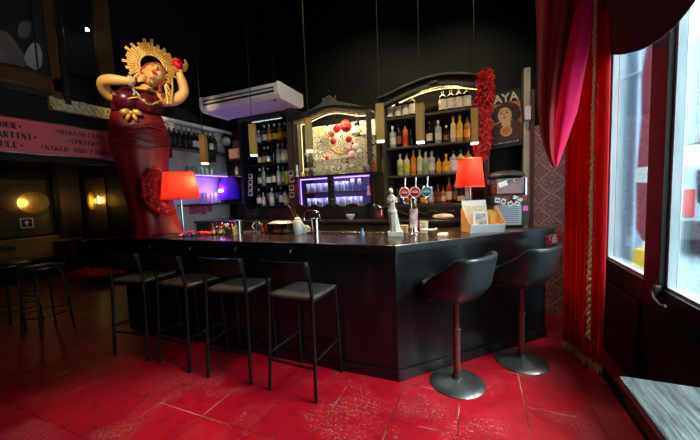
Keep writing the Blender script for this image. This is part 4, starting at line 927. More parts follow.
# beer tap tower
tp = empty('beer_tap_tower', cpos(414, 2.98), 0, 'chrome beer tap tower with two red round badges and a teal one', 'beer tap')
MB().lathe([(.055, 0), (.055, .01), (.042, .02), (.038, .03), (.038, .30), (.045, .31), (.045, .335), (.02, .345)], n=24).obj('column', M_CHROME, tp, smooth=45)
lb_ = MB().lathe([(.0392, .06), (.0392, .24)], n=24); lb_.f = lb_.f[:-2]; lb_.obj('printed_wrap', mat('red_white_wrap', (.8, .8, .8), .4, var=(.5, .03, .08), vs=16), tp, smooth=45)
MB().tube([(-.12, -.01, .36), (.16, -.01, .36)], .016, 12).obj('cross_bar', M_CHROME, tp, smooth=45)
MB().tube([(0, 0, .33), (0, -.005, .36)], .022, 12).obj('neck', M_CHROME, tp)
for i, (x, m) in enumerate([(-.075, 'badge_red'), (.025, 'badge_red'), (.135, 'badge_teal')]):
    col = (.62, .02, .06) if 'red' in m else (.03, .28, .36)
    R = Matrix.Rotation(PI/2, 4, 'X')
    bd_ = MB().lathe([(.052, 0), (.052, .012), (.047, .016), (.01, .016)], n=28); bd_.v = [tuple(R @ V(q_)) for q_ in bd_.v]
    k = bd_.obj('badge', mat(m, col, .3), tp, smooth=45); k.location = (x, -.03, .40); k['label'] = ('round red badge' if 'red' in m else 'round teal badge')
    MB().tube([(.046*math.cos(a*PI/12), -.0165, .046*math.sin(a*PI/12)) for a in range(24)], .0035, 6, True).obj('badge_ring', LAB['white'], k)
    MB().span((-.03, -.018, -.006), (.03, -.0165, .008)).span((-.02, -.018, .014), (.02, -.0165, .018)).obj('badge_print', LAB['white'], k)
    MB().tube([(x, -.008, .37), (x, -.008, .44), (x+.004, -.004, .54)], [.007, .007, .009], 8).obj('handle', M_STEEL, tp, smooth=60)
    MB().tube([(x, -.02, .355), (x, -.06, .345), (x, -.07, .30)], .008, 8).obj('spout', M_CHROME, tp, smooth=60)
cup = MB().lathe([(.036, 0), (.042, .075), (.040, .075), (.034, .004), (.001, .004)], n=18).mesh('paper_cup'); cup.materials.append(M_CREAMLB)
for i, (px, y, z, lb) in enumerate([(404.5, 3.06, 0, 'cream paper cup left of the tap column'), (424, 3.08, 0, 'cream paper cup right of the tap column, lower of the stacked two'), (424, 3.08, .035, 'cream paper cup right of the tap column, upper of the stacked two')]):
    o = bpy.data.objects.new('paper_cup', cup); COL.objects.link(o); o.location = cpos(px, y)+V((0, 0, z)); tag(o, lb, 'cup', 'cream cups by the beer tap')
sc_ = empty('ice_scoop', cpos(438, 2.83), -.1, 'white ice scoop lying on the bar beside the tap', 'scoop')
MB().tube([(-.14, 0, .016), (-.02, 0, .02), (0, 0, .03)], .010, 8).obj('handle', M_WHITEP, sc_, smooth=60)
MB().lathe([(.026, 0), (.034, .03), (.036, .085), (.033, .085), (.03, .03), (.001, .004)], n=16).obj('bowl', M_WHITEP, sc_, smooth=50).rotation_euler = (0, PI/2, 0)
sc_.children[1].location = (-.01, 0, .037)
# menu box
mb = empty('menu_box', V((.015, 3.215, CT)), math.radians(24), 'open menu box with tan side and white front holding cards and envelopes', 'box')
M_MDF = mat('tan_board', (.50, .28, .10), .6, var=(.42, .22, .07), vs=9)
Mx = Matrix(((0, 0, 1, 0), (1, 0, 0, 0), (0, 1, 0, 0), (0, 0, 0, 1)))
side = [(-.11, 0), (.08, 0), (.08, .22), (.03, .22), (-.135, .08)]
for x in (-.17, .16): MB().prism(side, .01, Matrix.Translation((x, 0, 0)) @ Mx).obj('side_board', M_MDF, mb, bevel=.002)
MB().prism([(-.11, 0), (-.10, 0), (-.125, .078), (-.135, .078)], .32, Matrix.Translation((-.16, 0, 0)) @ Mx).obj('front_board', M_WHITE, mb)
MB().span((-.16, .07, 0), (.16, .08, .20)).obj('back_board', M_MDF, mb)
MB().span((-.16, -.10, 0), (.16, .07, .008)).obj('bottom_board', M_MDF, mb)
def card(px_, y_, w, h, m, lb, name='card', rz=0, art=None, g='cards in the menu box'):
    R = Matrix.Rotation(math.radians(24), 3, 'Z'); L_ = R @ V((px_, y_, 0))
    t = empty(name, V((.015, 3.215, CT+.012))+L_, math.radians(24), lb, name.replace('_', ' '), g); t.rotation_euler = (math.radians(-10), 0, math.radians(24)+rz)
    MB().span((-w/2, -.002, 0), (w/2, .002, h)).obj('sheet', m, t)
    if art: MB().span((-w*.38, -.0035, h*.3), (w*.38, -.002, h*.88)).obj('printed_image', art, t)
M_PRINT = mat('grey_print', (.12, .12, .12), .5, var=(.6, .6, .6), vs=22)
card(-.035, .045, .24, .29, M_WHITE, 'white sheet standing tallest at the back of the menu box', 'sheet_of_paper')
card(-.045, .015, .20, .235, LAB['cream'], 'cream card standing behind the black and white photo card', 'card')
card(-.02, -.045, .135, .185, M_WHITE, 'black and white photo card in the menu box', 'card', 0, M_PRINT)
M_ENV = mat('orange_envelope_paper', (.80, .40, .06), .6)
for i, (x, h, a, y0) in enumerate([(.085, .19, -.03, .03), (.115, .175, .06, .0), (.12, .16, .1, -.03)]): card(x, y0, .085, h, M_ENV, ['orange envelope at the back of the menu box', 'orange envelope in the middle of the menu box', 'orange envelope nearest the front of the menu box'][i], 'envelope', a, None, 'orange envelopes in the menu box')
# mixing glass, shakers, trays, jug
mj = empty('white_jug', cpos(298, 2.86), 0, 'white ceramic jug holding straws and bar spoons', 'jug')
MB().lathe([(.046, 0), (.05, .006), (.05, .13), (.04, .15), (.036, .155), (.046, .13), (.046, .01), (.001, .01)], n=22).obj('body', mat('white_patterned_ceramic', (.82, .82, .8), .25, var=(.66, .66, .68), vs=20), mj, smooth=45)
MB().tube([(.05+.035*math.sin(a*PI/8), 0, .03+.09*a/8) for a in range(9)], .007, 8).obj('handle', M_WHITEP, mj, smooth=60)
MB().tube([(0, 0, .02), (-.02, .0, .16), (-.115, .02, .305)], .0045, 6).obj('bar_spoon', M_STEEL, mj, smooth=60)
MB().tube([(.0, .01, .02), (-.01, .01, .15), (-.05, .02, .27)], .004, 6).obj('bar_spoon', M_BRWOOD, mj, smooth=60)
MB().lathe([(.012, .12), (.018, .17), (.006, .20), (.004, .215)], n=12).obj('red_stopper', LAB['red'], mj, smooth=50)
MB().lathe([(.03, .145), (.034, .165), (.02, .18)], n=14).obj('lid', LAB['cream'], mj, smooth=50)
hm_ = empty('white_mug', cpos(305.5, 2.93), 0, 'small white mug just right of the white jug', 'mug')
MB().lathe([(.032, 0), (.034, .005), (.034, .085), (.031, .085), (.03, .008), (.001, .008)], n=18).obj('body', M_WHITEP, hm_, smooth=45)
MB().tube([(.033+.028*math.sin(a*PI/8), 0, .015+.055*a/8) for a in range(9)], .006, 8).obj('handle', M_WHITEP, hm_, smooth=60)
sk = empty('cocktail_shaker', cpos(316, 2.90), 0, 'tall steel cocktail shaker tin right of the white jug', 'shaker')
MB().lathe([(.036, 0), (.036, .01), (.046, .165), (.043, .165), (.033, .012), (.001, .012)], n=24).obj('tin', M_CHROME, sk, smooth=45)
sk2 = empty('mixing_tin', cpos(239, 2.78), 0, 'steel mixing tin beside the wooden caddy', 'shaker')
MB().lathe([(.034, 0), (.034, .01), (.044, .16), (.041, .16), (.031, .012), (.001, .012)], n=24).obj('tin', M_STEEL, sk2, smooth=45)
jg = empty('jigger', cpos(310, 2.95), 0, 'small steel jigger between the mug and the shaker', 'jigger')
MB().lathe([(.022, 0), (.008, .035), (.008, .04), (.02, .075), (.018, .075), (.002, .045)], n=16).obj('body', M_CHROME, jg, smooth=50)
fx = empty('fruit_container', cpos(281, 2.86), 0, 'clear lidded container of fruit slices on the bar', 'container')
MB().span((-.13, -.07, 0), (.13, .07, .008)).span((-.13, -.07, 0), (-.126, .07, .115)).span((.126, -.07, 0), (.13, .07, .115)).span((-.13, -.07, 0), (.13, -.066, .115)).span((-.13, .066, 0), (.13, .07, .115)).obj('walls', glass('container_plastic', (.95, .95, .95), .14, .1), fx)
MB().add([(-.137, -.077, .115), (.137, -.077, .115), (.137, .077, .115), (-.137, .077, .115), (-.08, -.03, .142), (.10, -.03, .145), (.10, .03, .145), (-.08, .03, .142)], [(3, 2, 1, 0), (4, 5, 6, 7), (0, 1, 5, 4), (1, 2, 6, 5), (2, 3, 7, 6), (3, 0, 4, 7)]).obj('lid', mat('smoky_lid_plastic', (.34, .33, .32), .3), fx, bevel=.004)
rf = random.Random(2)
for nm, m, xs in (('red', mat('red_fruit', (.62, .05, .04), .35), (-.10, -.065, -.03, .0, .03)), ('cream', mat('pale_fruit', (.75, .55, .35), .4), (.055, .09)), ('dark', mat('black_fruit', (.03, .02, .02), .3), (.02, .06, .095))):
    for x in xs:
        MB().ball((x, -.03+rf.uniform(-.02, .03), .035 if nm != 'dark' else .085), (.027, .027, .025), 10, 7).obj('fruit_piece', m, fx, smooth=80)
for i, (px, y, m, lb) in enumerate([(266, 2.84, 'red', 'red shot bottle left of the fruit container'), (262, 2.90, 'brown', 'small brown bitters bottle left of the red shot bottle')]):
    bottle('small', 'red' if m == 'red' else 'brown', m, 'red' if m == 'red' else 'gold', cpos(px, y), lb, None, sc=.5)
jgg = empty('glass_jug', cpos(259, 2.95), 0, 'clear glass jug with bright curved handle behind the small bottles', 'jug')
MB().lathe([(.045, 0), (.05, .01), (.045, .10), (.04, .13), (.037, .13), (.042, .10), (.046, .014), (.001, .012)], n=20).obj('body', M_GLASS, jgg, smooth=50)
MB().tube([(-.045-.05*math.sin(a*PI/9), 0, .02+.10*a/9) for a in range(10)], .0065, 8).obj('handle', M_WHITEP, jgg, smooth=60)
# steel drip mat along the inner edge, faucet
dm = tag(MB().span((ony(242, 230, 2.88).x, 2.85, CT), (ony(392, 230, 2.88).x, 2.93, CT+.018)).obj('steel_rail', M_STEEL, bevel=.004), 'long steel bar rail on the inner edge of the bar top', 'rail')
# the rail starts behind the small things
dm.location = (0, .055, 0)
fa_ = empty('bar_tap', (ony(304, 222, 3.62).x, 3.62, 1.18), .0, 'arched chrome swan-neck tap on the back counter', 'tap')
w_ = ony(318, 220, 3.62).x-ony(302, 220, 3.62).x
MB().tube([(0, 0, 0), (0, 0, .05)]+[(w_/2-w_/2*math.cos(a*PI/10), 0, .05+.085*math.sin(a*PI/10)) for a in range(1, 10)]+[(w_, 0, .03)], .010, 10).obj('spout', M_CHROME, fa_, smooth=60)
MB().lathe([(.026, 0), (.026, .01), (.014, .03)], n=14).obj('base', M_CHROME, fa_, smooth=50)
bwl = tag(MB().lathe([(.022, 0), (.03, .01), (.055, .05), (.06, .07), (.057, .07), (.05, .05), (.026, .014), (.001, .012)], n=22).obj('white_bowl', M_WHITEP, smooth=50), 'white bowl on the back counter below the hutch', 'bowl'); bwl.location = (ony(350.5, 217, 3.66).x, 3.66, 1.18)
cnd = empty('candy_jar', (ony(380, 212, 3.68).x, 3.68, 1.18), 0, 'glass jar of red sweets with a tilted pale lid on the back counter', 'jar')
MB().lathe([(.05, 0), (.055, .01), (.055, .12), (.05, .135), (.047, .135), (.052, .12), (.05, .012), (.001, .01)], n=20).obj('glass_body', M_GLASS, cnd, smooth=50)
for i in range(14): MB().ball((.028*math.cos(i*2.4), .028*math.sin(i*2.4), .03+.006*i), .022, 8, 6).obj('sweet', MC['red_fruit'], cnd, smooth=80)
ld = MB().lathe([(.066, 0), (.07, .012), (.06, .03), (.02, .036)], n=20).obj('lid', M_STEEL, cnd, smooth=50); ld.location = (-.02, 0, .15); ld.rotation_euler = (0, .35, 0)
sb = tag(MB().lathe([(.018, 0), (.02, .01), (.008, .05), (.006, .07)], n=14).obj('blue_light', mat('pale_blue_light', (.12, .4, .62), .3), smooth=50), 'small blue light on the bar near the figurine', 'light'); sb.location = cpos(362.5, 2.80)  # small blue light, imitated by an added shape in plain pale blue
to = tag(MB().ball((0, 0, 0), (.12, .05, .035), 14, 8).obj('folded_cloth', mat('cream_cloth', (.55, .46, .36), .8, bump=.5, bs=20), smooth=80), 'folded cream cloth on the back counter behind the taps', 'cloth'); to.location = (ony(443, 213, 3.66).x, 3.66, 1.21)
# wooden caddy with small bottles, red petals, ashtray
cdy = empty('wooden_caddy', cpos(230.5, 2.70), .25, 'small dark wood caddy with white handle bars on the bar', 'caddy')
MB().span((-.055, -.05, 0), (.055, .05, .01)).span((-.055, -.05, 0), (.055, -.044, .075)).span((-.055, .044, 0), (.055, .05, .13)).obj('box', M_BRWOOD, cdy, bevel=.002)
for x in (-.055, .055): MB().prism([(-.05, 0), (.05, 0), (.05, .135), (-.05, .075)], .006, Matrix.Translation((x-.003, 0, 0)) @ Mx).obj('side_board', M_GOLDWD, cdy)
for i, (px, y, lq, lab, cap, lb) in enumerate([(213, 2.66, 'red', 'cream', 'red', 'small red bitters bottle farthest left in the bitters group'), (216.5, 2.76, 'dark', 'red', 'black', 'small dark bitters bottle with red label, second from left in its group'), (219.5, 2.67, 'brown', 'cream', 'black', 'small brown bitters bottle in the front of the bitters group'),
              (222.5, 2.77, 'red', 'white', 'white', 'small red bitters bottle with white cap at the back of its group'), (225.3, 2.66, 'dark', 'cream', 'white', 'small dark bottle with cream label against the wooden caddy')]):
    bottle('small', lq, lab, cap, cpos(px, y), lb, 'bitters bottles beside the caddy', sc=.62)
for i, (dx, lb) in enumerate([(-.025, 'tiny white capped bottle in the wooden caddy, left one'), (.025, 'tiny white capped bottle in the wooden caddy, right one')]):
    q_ = cdy.location+Matrix.Rotation(.25, 3, 'Z') @ V((dx, 0, .012)); bottle('small', 'brown', 'cream', 'white', q_, lb, 'bottles in the caddy', sc=.5)
rp = MB(); r2 = random.Random(8)
for i in range(70):
    a = r2.random()*6.28; d_ = r2.random()**.6; R = Matrix.Rotation(r2.uniform(-.8, .8), 3, 'X') @ Matrix.Rotation(r2.uniform(-.8, .8), 3, 'Y')
    rp.ball((.12*d_*math.cos(a), .07*d_*math.sin(a), .012+.03*(1-d_)), (.022, .018, .005), 7, 5, R)
o = tag(rp.obj('red_petals', M_ROSE, smooth=60), 'heap of red petals on the bar beside the large lamp', 'petals', kind='stuff'); o.location = cpos(203, 2.66)
sg = tag(MB().lathe([(.026, 0), (.03, .006), (.03, .03), (.027, .03), (.024, .008), (.001, .008)], n=16).obj('tealight_holder', M_STEEL, smooth=50), 'small steel tealight holder at the foot of the large lamp', 'candle holder'); sg.location = cpos(193, 2.58)

# ------------------------------------------------------------------ air conditioner under the ceiling
au = empty('air_conditioner', (-3.06, 3.46, 2.79), 0, 'long white ceiling-hung air conditioner above the back bar', 'air conditioner')
x0, x1 = -.66, .65
M_AC = mat('white_ac_casing', (.82, .80, .80), .35)
prof = [(0, .05), (.04, .0), (.52, -.01), (.60, .03), (.60, .185), (.03, .20), (0, .19)]
MB().prism(prof, x1-x0, Matrix.Translation((x0, 0, 0)) @ Mx).obj('casing', M_AC, au, bevel=.012)
for x in (x0-.035, x1): MB().prism([(-.012, .06), (.04, -.012), (.53, -.022), (.612, .02), (.612, .195), (.03, .21), (-.012, .20)], .035, Matrix.Translation((x, 0, 0)) @ Mx).obj('end_cap', M_AC, au, bevel=.012)
MB().span((x0+.04, -.004, .075), (x1-.04, .03, .145)).obj('air_outlet', M_INK, au)
MB().box((0, -.006, .11), (x1-x0-.1, .006, .028), Matrix.Rotation(.5, 3, 'X')).obj('louvre', M_AC, au)
MB().span((x1-.10, .06, -.014), (x1-.06, .075, -.004)).obj('display', M_INK, au)
for x in (x0+.1, x1-.1):
    for y in (.1, .5): MB().tube([(x, y, .19), (x, y, ZC-2.79)], .006, 6).obj('hanger_rod', M_METALB, au)
for px, rad, lb in ((289, .02, None),):
    o = tag(MB().tube([(-2.44, 4.3, 2.0), (-2.44, 4.3, ZC)], .02, 8).obj('ceiling_pipe', M_METALB), 'black vertical pipe running up the back wall by the air conditioner', 'pipe')
    o.location = (0, 0, .8)
    o.location = (0, .0, .83)

# ------------------------------------------------------------------ pendant tube lamps
def make_pendant():
    t = empty('pendant_lamp', (0, 0, 0), 0, 'x', 'lamp', 'square wooden tube pendants above the bar')
    w = .038
    MB().span((-w, -w, .015), (-w+.008, w, .36)).span((w-.008, -w, .015), (w, w, .36)).span((-w, -w, .015), (w, -w+.008, .36)).span((-w, w-.008, .015), (w, w, .36)).span((-w, -w, .345), (w, w, .36)).obj('tube', M_GOLDWD, t)
    MB().span((-w+.004, -w+.004, 0), (w-.004, w-.004, .016)).obj('diffuser', emis('pendant_diffuser', (1, .8, .6), 1.2), t)
    MB().tube([(0, 0, .36), (0, 0, ZC-1.97)], .0035, 6).obj('cable', M_INK, t)
    return t
pd = make_pendant()
PEND = [(203, 2.95, 1.955, 'above the big lamp, leftmost of six'), (253, 2.95, 1.99, 'in front of the rack, second from left'), (309, 2.95, 1.975, 'in front of the hutch, third from left'), (380.5, 2.95, 1.995, 'between hutch and arched cabinet, fourth from left'),
        (420.5, 3.0, 1.955, 'in front of the arched cabinet, fifth from left'), (474.5, 3.4, 1.955, 'in front of the red boa, rightmost of six')]
for i, (px, y, z, lb) in enumerate(PEND):
    x = ony(px, 140, y).x; rz = (.5, .5, .55, .35, .05, .1)[i]; lab = 'golden wooden square pendant lamp %s' % lb
    if i == 0: pd.location = (x, y, z); pd.rotation_euler = (0, 0, rz); pd['label'] = lab
    else: dup(pd, (x, y, z), rz, lab)
    l = bpy.data.lights.new('pendant_light', 'SPOT'); l.energy = 14; l.color = (1, .74, .42); l.spot_size = 1.9; l.spot_blend = .8; l.shadow_soft_size = .03
    lo = bpy.data.objects.new('pendant_light', l); COL.objects.link(lo); lo.location = (x, y, z-.02)

# ------------------------------------------------------------------ curtains
cp0, cp1 = V((.735, 3.32)), V((.885, 2.915))
def cur(u, v):
    t = u; p = cp0.lerp(cp1, t); nrm = V((-.5, -.23)).normalized()
    f = .035*math.sin(t*2*PI*6.5+.4*math.sin(v*3))*(1.0-.25*v)+.012*math.sin(t*31+v*2)
    return V((p.x+nrm.x*f, p.y+nrm.y*f, .06+3.9*v))
ct = empty('red_curtain', (.815, 3.11, 0), 0, 'long red velvet curtain with gold rope trim hanging to the floor', 'curtain')
sh_ = V((.815, 3.11, 0))
MB().grid(lambda u, v: cur(u, v)-sh_, 110, 26).obj('drape', M_VELVET, ct, smooth=80, thick=.006)
fb = MB(); rq = random.Random(11)
for i in range(150):
    u = (i+.5)/150; p = cur(u, 0)-sh_; d_ = rq.uniform(-.006, .006)
    fb.tube([p+V((0, 0, .03)), p+V((d_, -.004, -.02)), p+V((d_*1.6, -.006, -.055))], [.004, .0035, .002], 4)
fb.obj('fringe', M_FRINGE, ct)
gr = MB()
for k in range(3):
    pts = []
    for i in range(160):
        v = .05+.95*i/159; p = cur(.72+.006*math.sin(i*.23), v)-sh_+V((-.050, -.040, 0)); a = i*.9+k*2.09
        pts.append(p+V((.019*math.cos(a), .019*math.sin(a), 0)))
    gr.tube(pts, .012, 5)
for i in range(260):
    v = rq.uniform(.045, 1); p = cur(.72, v)-sh_+V((-.05, -.04, 0)); a = rq.uniform(0, 6.28); l_ = rq.uniform(.015, .05)*(1.5 if v < .12 else 1)
    gr.tube([p, p+V((math.cos(a)*l_*.6, math.sin(a)*l_*.6-.004, -.01)), p+V((math.cos(a)*l_, math.sin(a)*l_, -.04))], [.003, .002, .001], 3)
gr.obj('rope_trim', M_FRINGE, ct)
# pink-lined swag in front of the curtain head
def lerpt(tab, py):
    for (a, b), (c, d) in zip(tab, tab[1:]):
        if a <= py <= c: return b+(d-b)*(py-a)/(c-a)
    return tab[-1][1] if py > tab[-1][0] else tab[0][1]
Lf = [(-60, 536), (0, 536), (60, 537), (110, 538), (135, 541), (150, 545), (160, 549), (167, 553)]
Mi = [(-60, 586), (0, 577), (40, 569), (80, 561.5), (110, 557.5), (135, 555), (150, 554), (160, 554), (167, 556)]
Rt = [(-60, 595), (0, 593), (40, 590.5), (80, 583), (110, 577.5), (135, 569), (150, 563.5), (160, 560), (167, 557)]
sw = empty('lined_swag', (.75, 3.3, 1.9), 0, 'dark red swag with magenta lining looped beside the window curtain', 'drapery')
so = V((.75, 3.3, 1.9))
def swag(A, B, y0, amp, ph, nf):
    def f(u, v):
        py = -60+227*v; a, b = lerpt(A, py), lerpt(B, py); fade = 1-v**3
        y = y0-.09*math.sin(PI*min(1, u))*(.4+.6*v)+amp*math.sin(nf*u*PI+ph+v*1.6)*fade
        return ony(a+(b-a)*u, py, y)-so
    return f
MB().grid(swag(Lf, Mi, 2.90, .030, .3, 5), 40, 50).obj('outer_cloth', M_VELVETDK, sw, smooth=80, thick=.005)
MB().grid(swag(Mi, Rt, 2.74, .012, 1.1, 3), 22, 50).obj('lining', M_MAGENTA, sw, smooth=80, thick=.004)
# maroon valance over the window
va = empty('window_valance', (.9, 2.3, 2.7), 0, 'dark maroon valance sagging across the top of the window', 'drapery'); vo = V((.9, 2.3, 2.7))
Bt = [(585, -25), (590, 3), (596, 34), (604, 47), (613, 53.5), (626, 53), (645, 48), (662, 39), (675, 28), (690, 10), (705, -12), (722, -45)]
def val(u, v):
    px = 585+137*u; py = lerpt(Bt, px); p = onx(px, py, .955-.05*math.sin(PI*u)); top = 3.75
    z = p.z+(top-p.z)*v; s_ = math.sin(PI*min(1, v*1.05))
    return V((p.x-.10*s_*(.5+.5*math.sin(PI*u))-.012*math.sin(v*22+u*3)*(1-v), p.y, z))-vo
MB().grid(val, 60, 40).obj('cloth', M_SWAG, va, smooth=80, thick=.008)
MB().tube([val(i/59, 0)+V((-.004, 0, 0)) for i in range(60)], .008, 6).obj('hem', M_SWAG, va, smooth=60)
# extinguisher sign on the tiled wall
es_ = empty('extinguisher_sign', ony(554, 239, 4.16), 0, 'red sign with white fire extinguisher symbol on the tiled wall', 'sign'); es_.location.x = .785
MB().span((-.065, -.006, -.09), (.065, .004, .09)).obj('board', mat('sign_red', (.55, .02, .02), .4), es_)
MB().prism([(-.02, -.07), (.03, -.07), (.03, .01), (.022, .03), (-.012, .03), (-.02, .01)], .002, Matrix(((1, 0, 0, 0), (0, 0, -1, -.006), (0, 1, 0, 0), (0, 0, 0, 1)))).span((-.006, -.008, .03), (.014, -.006, .048)).span((-.035, -.008, .045), (.03, -.006, .056)).span((-.045, -.008, -.02), (-.037, -.006, .05)).obj('symbol', LAB['white'], es_)
# brass door hook below the panes
dh = empty('door_latch', onx(664, 301, RX-.02), 0, 'dark curved door latch below the window', 'handle')
MB().tube([(-.02, .10, .03), (-.03, .05, .0), (-.03, -.03, -.02), (-.035, -.10, .0)], .008, 8).obj('lever', M_IRON, dh, smooth=60)
MB().span((-.012, .08, -.01), (.02, .12, .07)).obj('plate', M_IRON, dh, bevel=.004)
# window table
tb_ = empty('window_table', (.76, .55, 0), 0, 'weathered grey-green wooden table at the window, bottom right', 'table')
MB().span((-.26, -1.2, .715), (.27, .93, .75)).obj('tabletop', M_TWOOD, tb_, bevel=.012)
MB().span((-.245, -1.18, .655), (.25, .915, .715)).obj('apron', M_WALLDK, tb_, bevel=.004)
for y in (-.95, .55):
    MB().span((-.05, y-.05, .0), (.05, y+.05, .655)).obj('leg', M_WALLDK, tb_, bevel=.006); MB().span((-.02, y-.04, 0), (.05, y+.04, .03)).obj('foot', M_WALLDK, tb_)

# ------------------------------------------------------------------ left side: sign, picture, moulding
WX = LX+.001
sgn = empty('menu_sign', (LX+.04, 1.55, 2.2), 0, 'long pink lit menu sign listing cocktails in black lettering', 'sign')
MB().span((-.03, -1.2, -.155), (.0, .93, .165)).obj('board', M_PINKSIGN, sgn)
MB().span((-.035, -1.2, .165), (.012, .93, .178)).obj('metal_edge', M_STEEL, sgn); MB().span((-.035, -1.2, -.168), (.012, .93, -.155)).obj('metal_edge', M_STEEL, sgn)
GL = {  # fat-face letters: strokes (x0,y0,x1,y1,width) in a unit cell
 'A': [(.08,0,.45,1,.08),(.45,1,.85,0,.24),(.2,.35,.65,.35,.07)], 'R': [(.2,0,.2,1,.24),(.2,.96,.6,.96,.08),(.68,.93,.68,.57,.2),(.2,.52,.6,.52,.08),(.5,.5,.8,0,.22)],
 'T': [(.5,0,.5,1,.24),(.08,.95,.92,.95,.1),(.1,.7,.1,.95,.06),(.9,.7,.9,.95,.06)], 'I': [(.5,0,.5,1,.26)], 'N': [(.16,0,.16,1,.1),(.16,1,.84,0,.24),(.84,0,.84,1,.1)],
 'U': [(.2,.15,.2,1,.24),(.3,.05,.7,.05,.1),(.82,.1,.82,1,.1)], 'L': [(.22,0,.22,1,.24),(.2,.05,.85,.05,.1),(.86,.05,.86,.3,.07)], 'E': [(.22,0,.22,1,.24),(.2,.05,.82,.05,.1),(.2,.5,.62,.5,.08),(.2,.95,.82,.95,.1),(.84,.05,.84,.28,.06),(.82,.75,.82,.95,.06)],
 'O': [(.2,.15,.2,.85,.26),(.3,.96,.7,.96,.09),(.3,.04,.7,.04,.09),(.8,.15,.8,.85,.26)], 'M': [(.1,0,.1,1,.08),(.14,1,.48,.1,.2),(.48,.1,.82,1,.07),(.86,0,.86,1,.24)], 'G': [(.2,.15,.2,.85,.26),(.3,.96,.75,.96,.09),(.3,.04,.75,.04,.09),(.82,.05,.82,.45,.22),(.6,.45,.95,.45,.07),(.84,.7,.84,.95,.08)],
 'S': [(.3,.96,.75,.96,.09),(.22,.85,.3,.6,.2),(.3,.6,.72,.42,.2),(.74,.4,.76,.15,.2),(.25,.04,.7,.04,.09),(.86,.7,.86,.98,.06),(.14,.02,.14,.3,.06)], 'P': [(.2,0,.2,1,.24),(.2,.96,.6,.96,.08),(.72,.92,.72,.52,.22),(.2,.46,.62,.46,.08)], 'Z': [(.12,.95,.88,.95,.1),(.82,.95,.2,.05,.24),(.12,.05,.88,.05,.1),(.12,.7,.12,.95,.06),(.88,.05,.88,.3,.06)],
 'K': [(.2,0,.2,1,.24),(.3,.42,.8,1,.08),(.42,.55,.86,0,.24)], 'D': [(.2,0,.2,1,.24),(.2,.96,.6,.96,.08),(.2,.04,.6,.04,.08),(.78,.15,.78,.85,.26)], 'F': [(.22,0,.22,1,.24),(.2,.95,.82,.95,.1),(.2,.5,.6,.5,.08),(.82,.72,.82,.95,.06)]}
def fat_text(s, y0, y1, zc, h, d=.0015):
    n_ = len(s); cw = (y1-y0)/n_; b = MB()
    def seg(ax, ay, bx_, by, w, yy):
        A, B = V((ax*cw*.94, ay*h)), V((bx_*cw*.94, by*h)); dv = B-A
        if dv.length < 1e-6: return
        dv.normalize(); nn = V((-dv.y, dv.x))*w*h*.5*.95
        q_ = [A+nn, B+nn, B-nn, A-nn]; vs = [(0, yy+c.x, zc-h/2+c.y) for c in q_]+[(d, yy+c.x, zc-h/2+c.y) for c in q_]
        b.add(vs, [(0,1,2,3),(7,6,5,4),(0,4,5,1),(1,5,6,2),(2,6,7,3),(3,7,4,0)])
    for i, ch in enumerate(s):
        yy = y0+i*cw
        if ch == '.': b.span((0, yy+cw*.3, zc-h*.16), (d, yy+cw*.75, zc+h*.16))
        for (ax, ay, bx_, by, w) in GL.get(ch, []):
            seg(ax, ay, bx_, by, w, yy)
            if abs(ax-bx_) < .02 and abs(ay-by) > .6 or (abs(ay-by) > .8):
                for (ex, ey) in ((ax, ay), (bx_, by)):
                    if ey < .03 or ey > .97: seg(max(-.05, ex-.2), ey+(.03 if ey < .5 else -.03), min(1.05, ex+.2), ey+(.03 if ey < .5 else -.03), .06, yy)
    return b
def sy_(px, py): return onx(px, py, LX+.041).y-1.55
for s, pxa, pxb, py, z, h in (('SOUR.', -7, 22.5, 124, .095, .062), ('MARTINI.', -9.5, 37.5, 135, .005, .062), ('MULE.', -6, 24.5, 146, -.09, .062), ('.MARGARITA.', 54, 103, 133, .10, .05), ('.SPRITZ.', 67, 98, 143, .01, .05), ('.NAKED AND FAMOUS.', 40, 117, 152, -.085, .05)):
    fat_text(s, sy_(pxa, py), sy_(pxb, py), z, h).obj('lettering', M_INK, sgn)
pic = empty('large_framed_photograph', (LX+.03, 1.4, 3.2), 0, 'large dark framed black and white photograph of a seated person', 'picture')
pa = (2.04-1.4); 
MB().span((-.03, -1.0, -.56), (.0, pa, .8)).obj('backing', M_INK, pic)
MB().span((-.03, pa-.12, -.56), (.03, pa-.03, .8)).span((-.03, -1.0, -.50), (.03, pa-.03, -.34)).obj('frame', M_BRWOOD, pic, bevel=.012)
MB().span((-.03, pa-.03, -.60), (.05, pa+.03, .8)).obj('frame_moulding', M_DKWOOD, pic, bevel=.012)
MB().span((.0, pa-.22, -.34), (.012, pa-.205, .8)).obj('inner_slip', M_STEEL, pic)
def pyz(px, py, d=.002): p = onx(px, py, LX+.03); return (p.y-1.4, p.z-3.2)
def pshape(name, pts, m, d):
    poly = [pyz(*q_) for q_ in pts]
    for _ in range(0 if name == 'photo_ground' else 3):
        poly = [w_ for (a_, b_) in zip(poly, poly[1:]+poly[:1]) for w_ in ((a_[0]*.75+b_[0]*.25, a_[1]*.75+b_[1]*.25), (a_[0]*.25+b_[0]*.75, a_[1]*.25+b_[1]*.75))]
    return MB().prism(poly, .002, Matrix(((0, 0, 1, d), (1, 0, 0, 0), (0, 1, 0, 0), (0, 0, 0, 1)))).obj(name, m, pic)
M_PG = mat('photo_light_grey', (.34, .30, .25), .5, var=(.42, .38, .32), vs=5); M_PM = mat('photo_mid_grey', (.13, .10, .09), .5, var=(.2, .16, .14), vs=6); M_PD = mat('photo_dark', (.02, .014, .014), .5)
pshape('photo_ground', [(-30, -30), (44, -30), (44.5, 74), (-30, 70)], M_PD, .001)
pshape('body_shape', [(-4, 30), (6, 31), (14, 40), (22, 52), (30, 66), (27, 66), (14, 63), (-4, 60)], M_PM, .003)
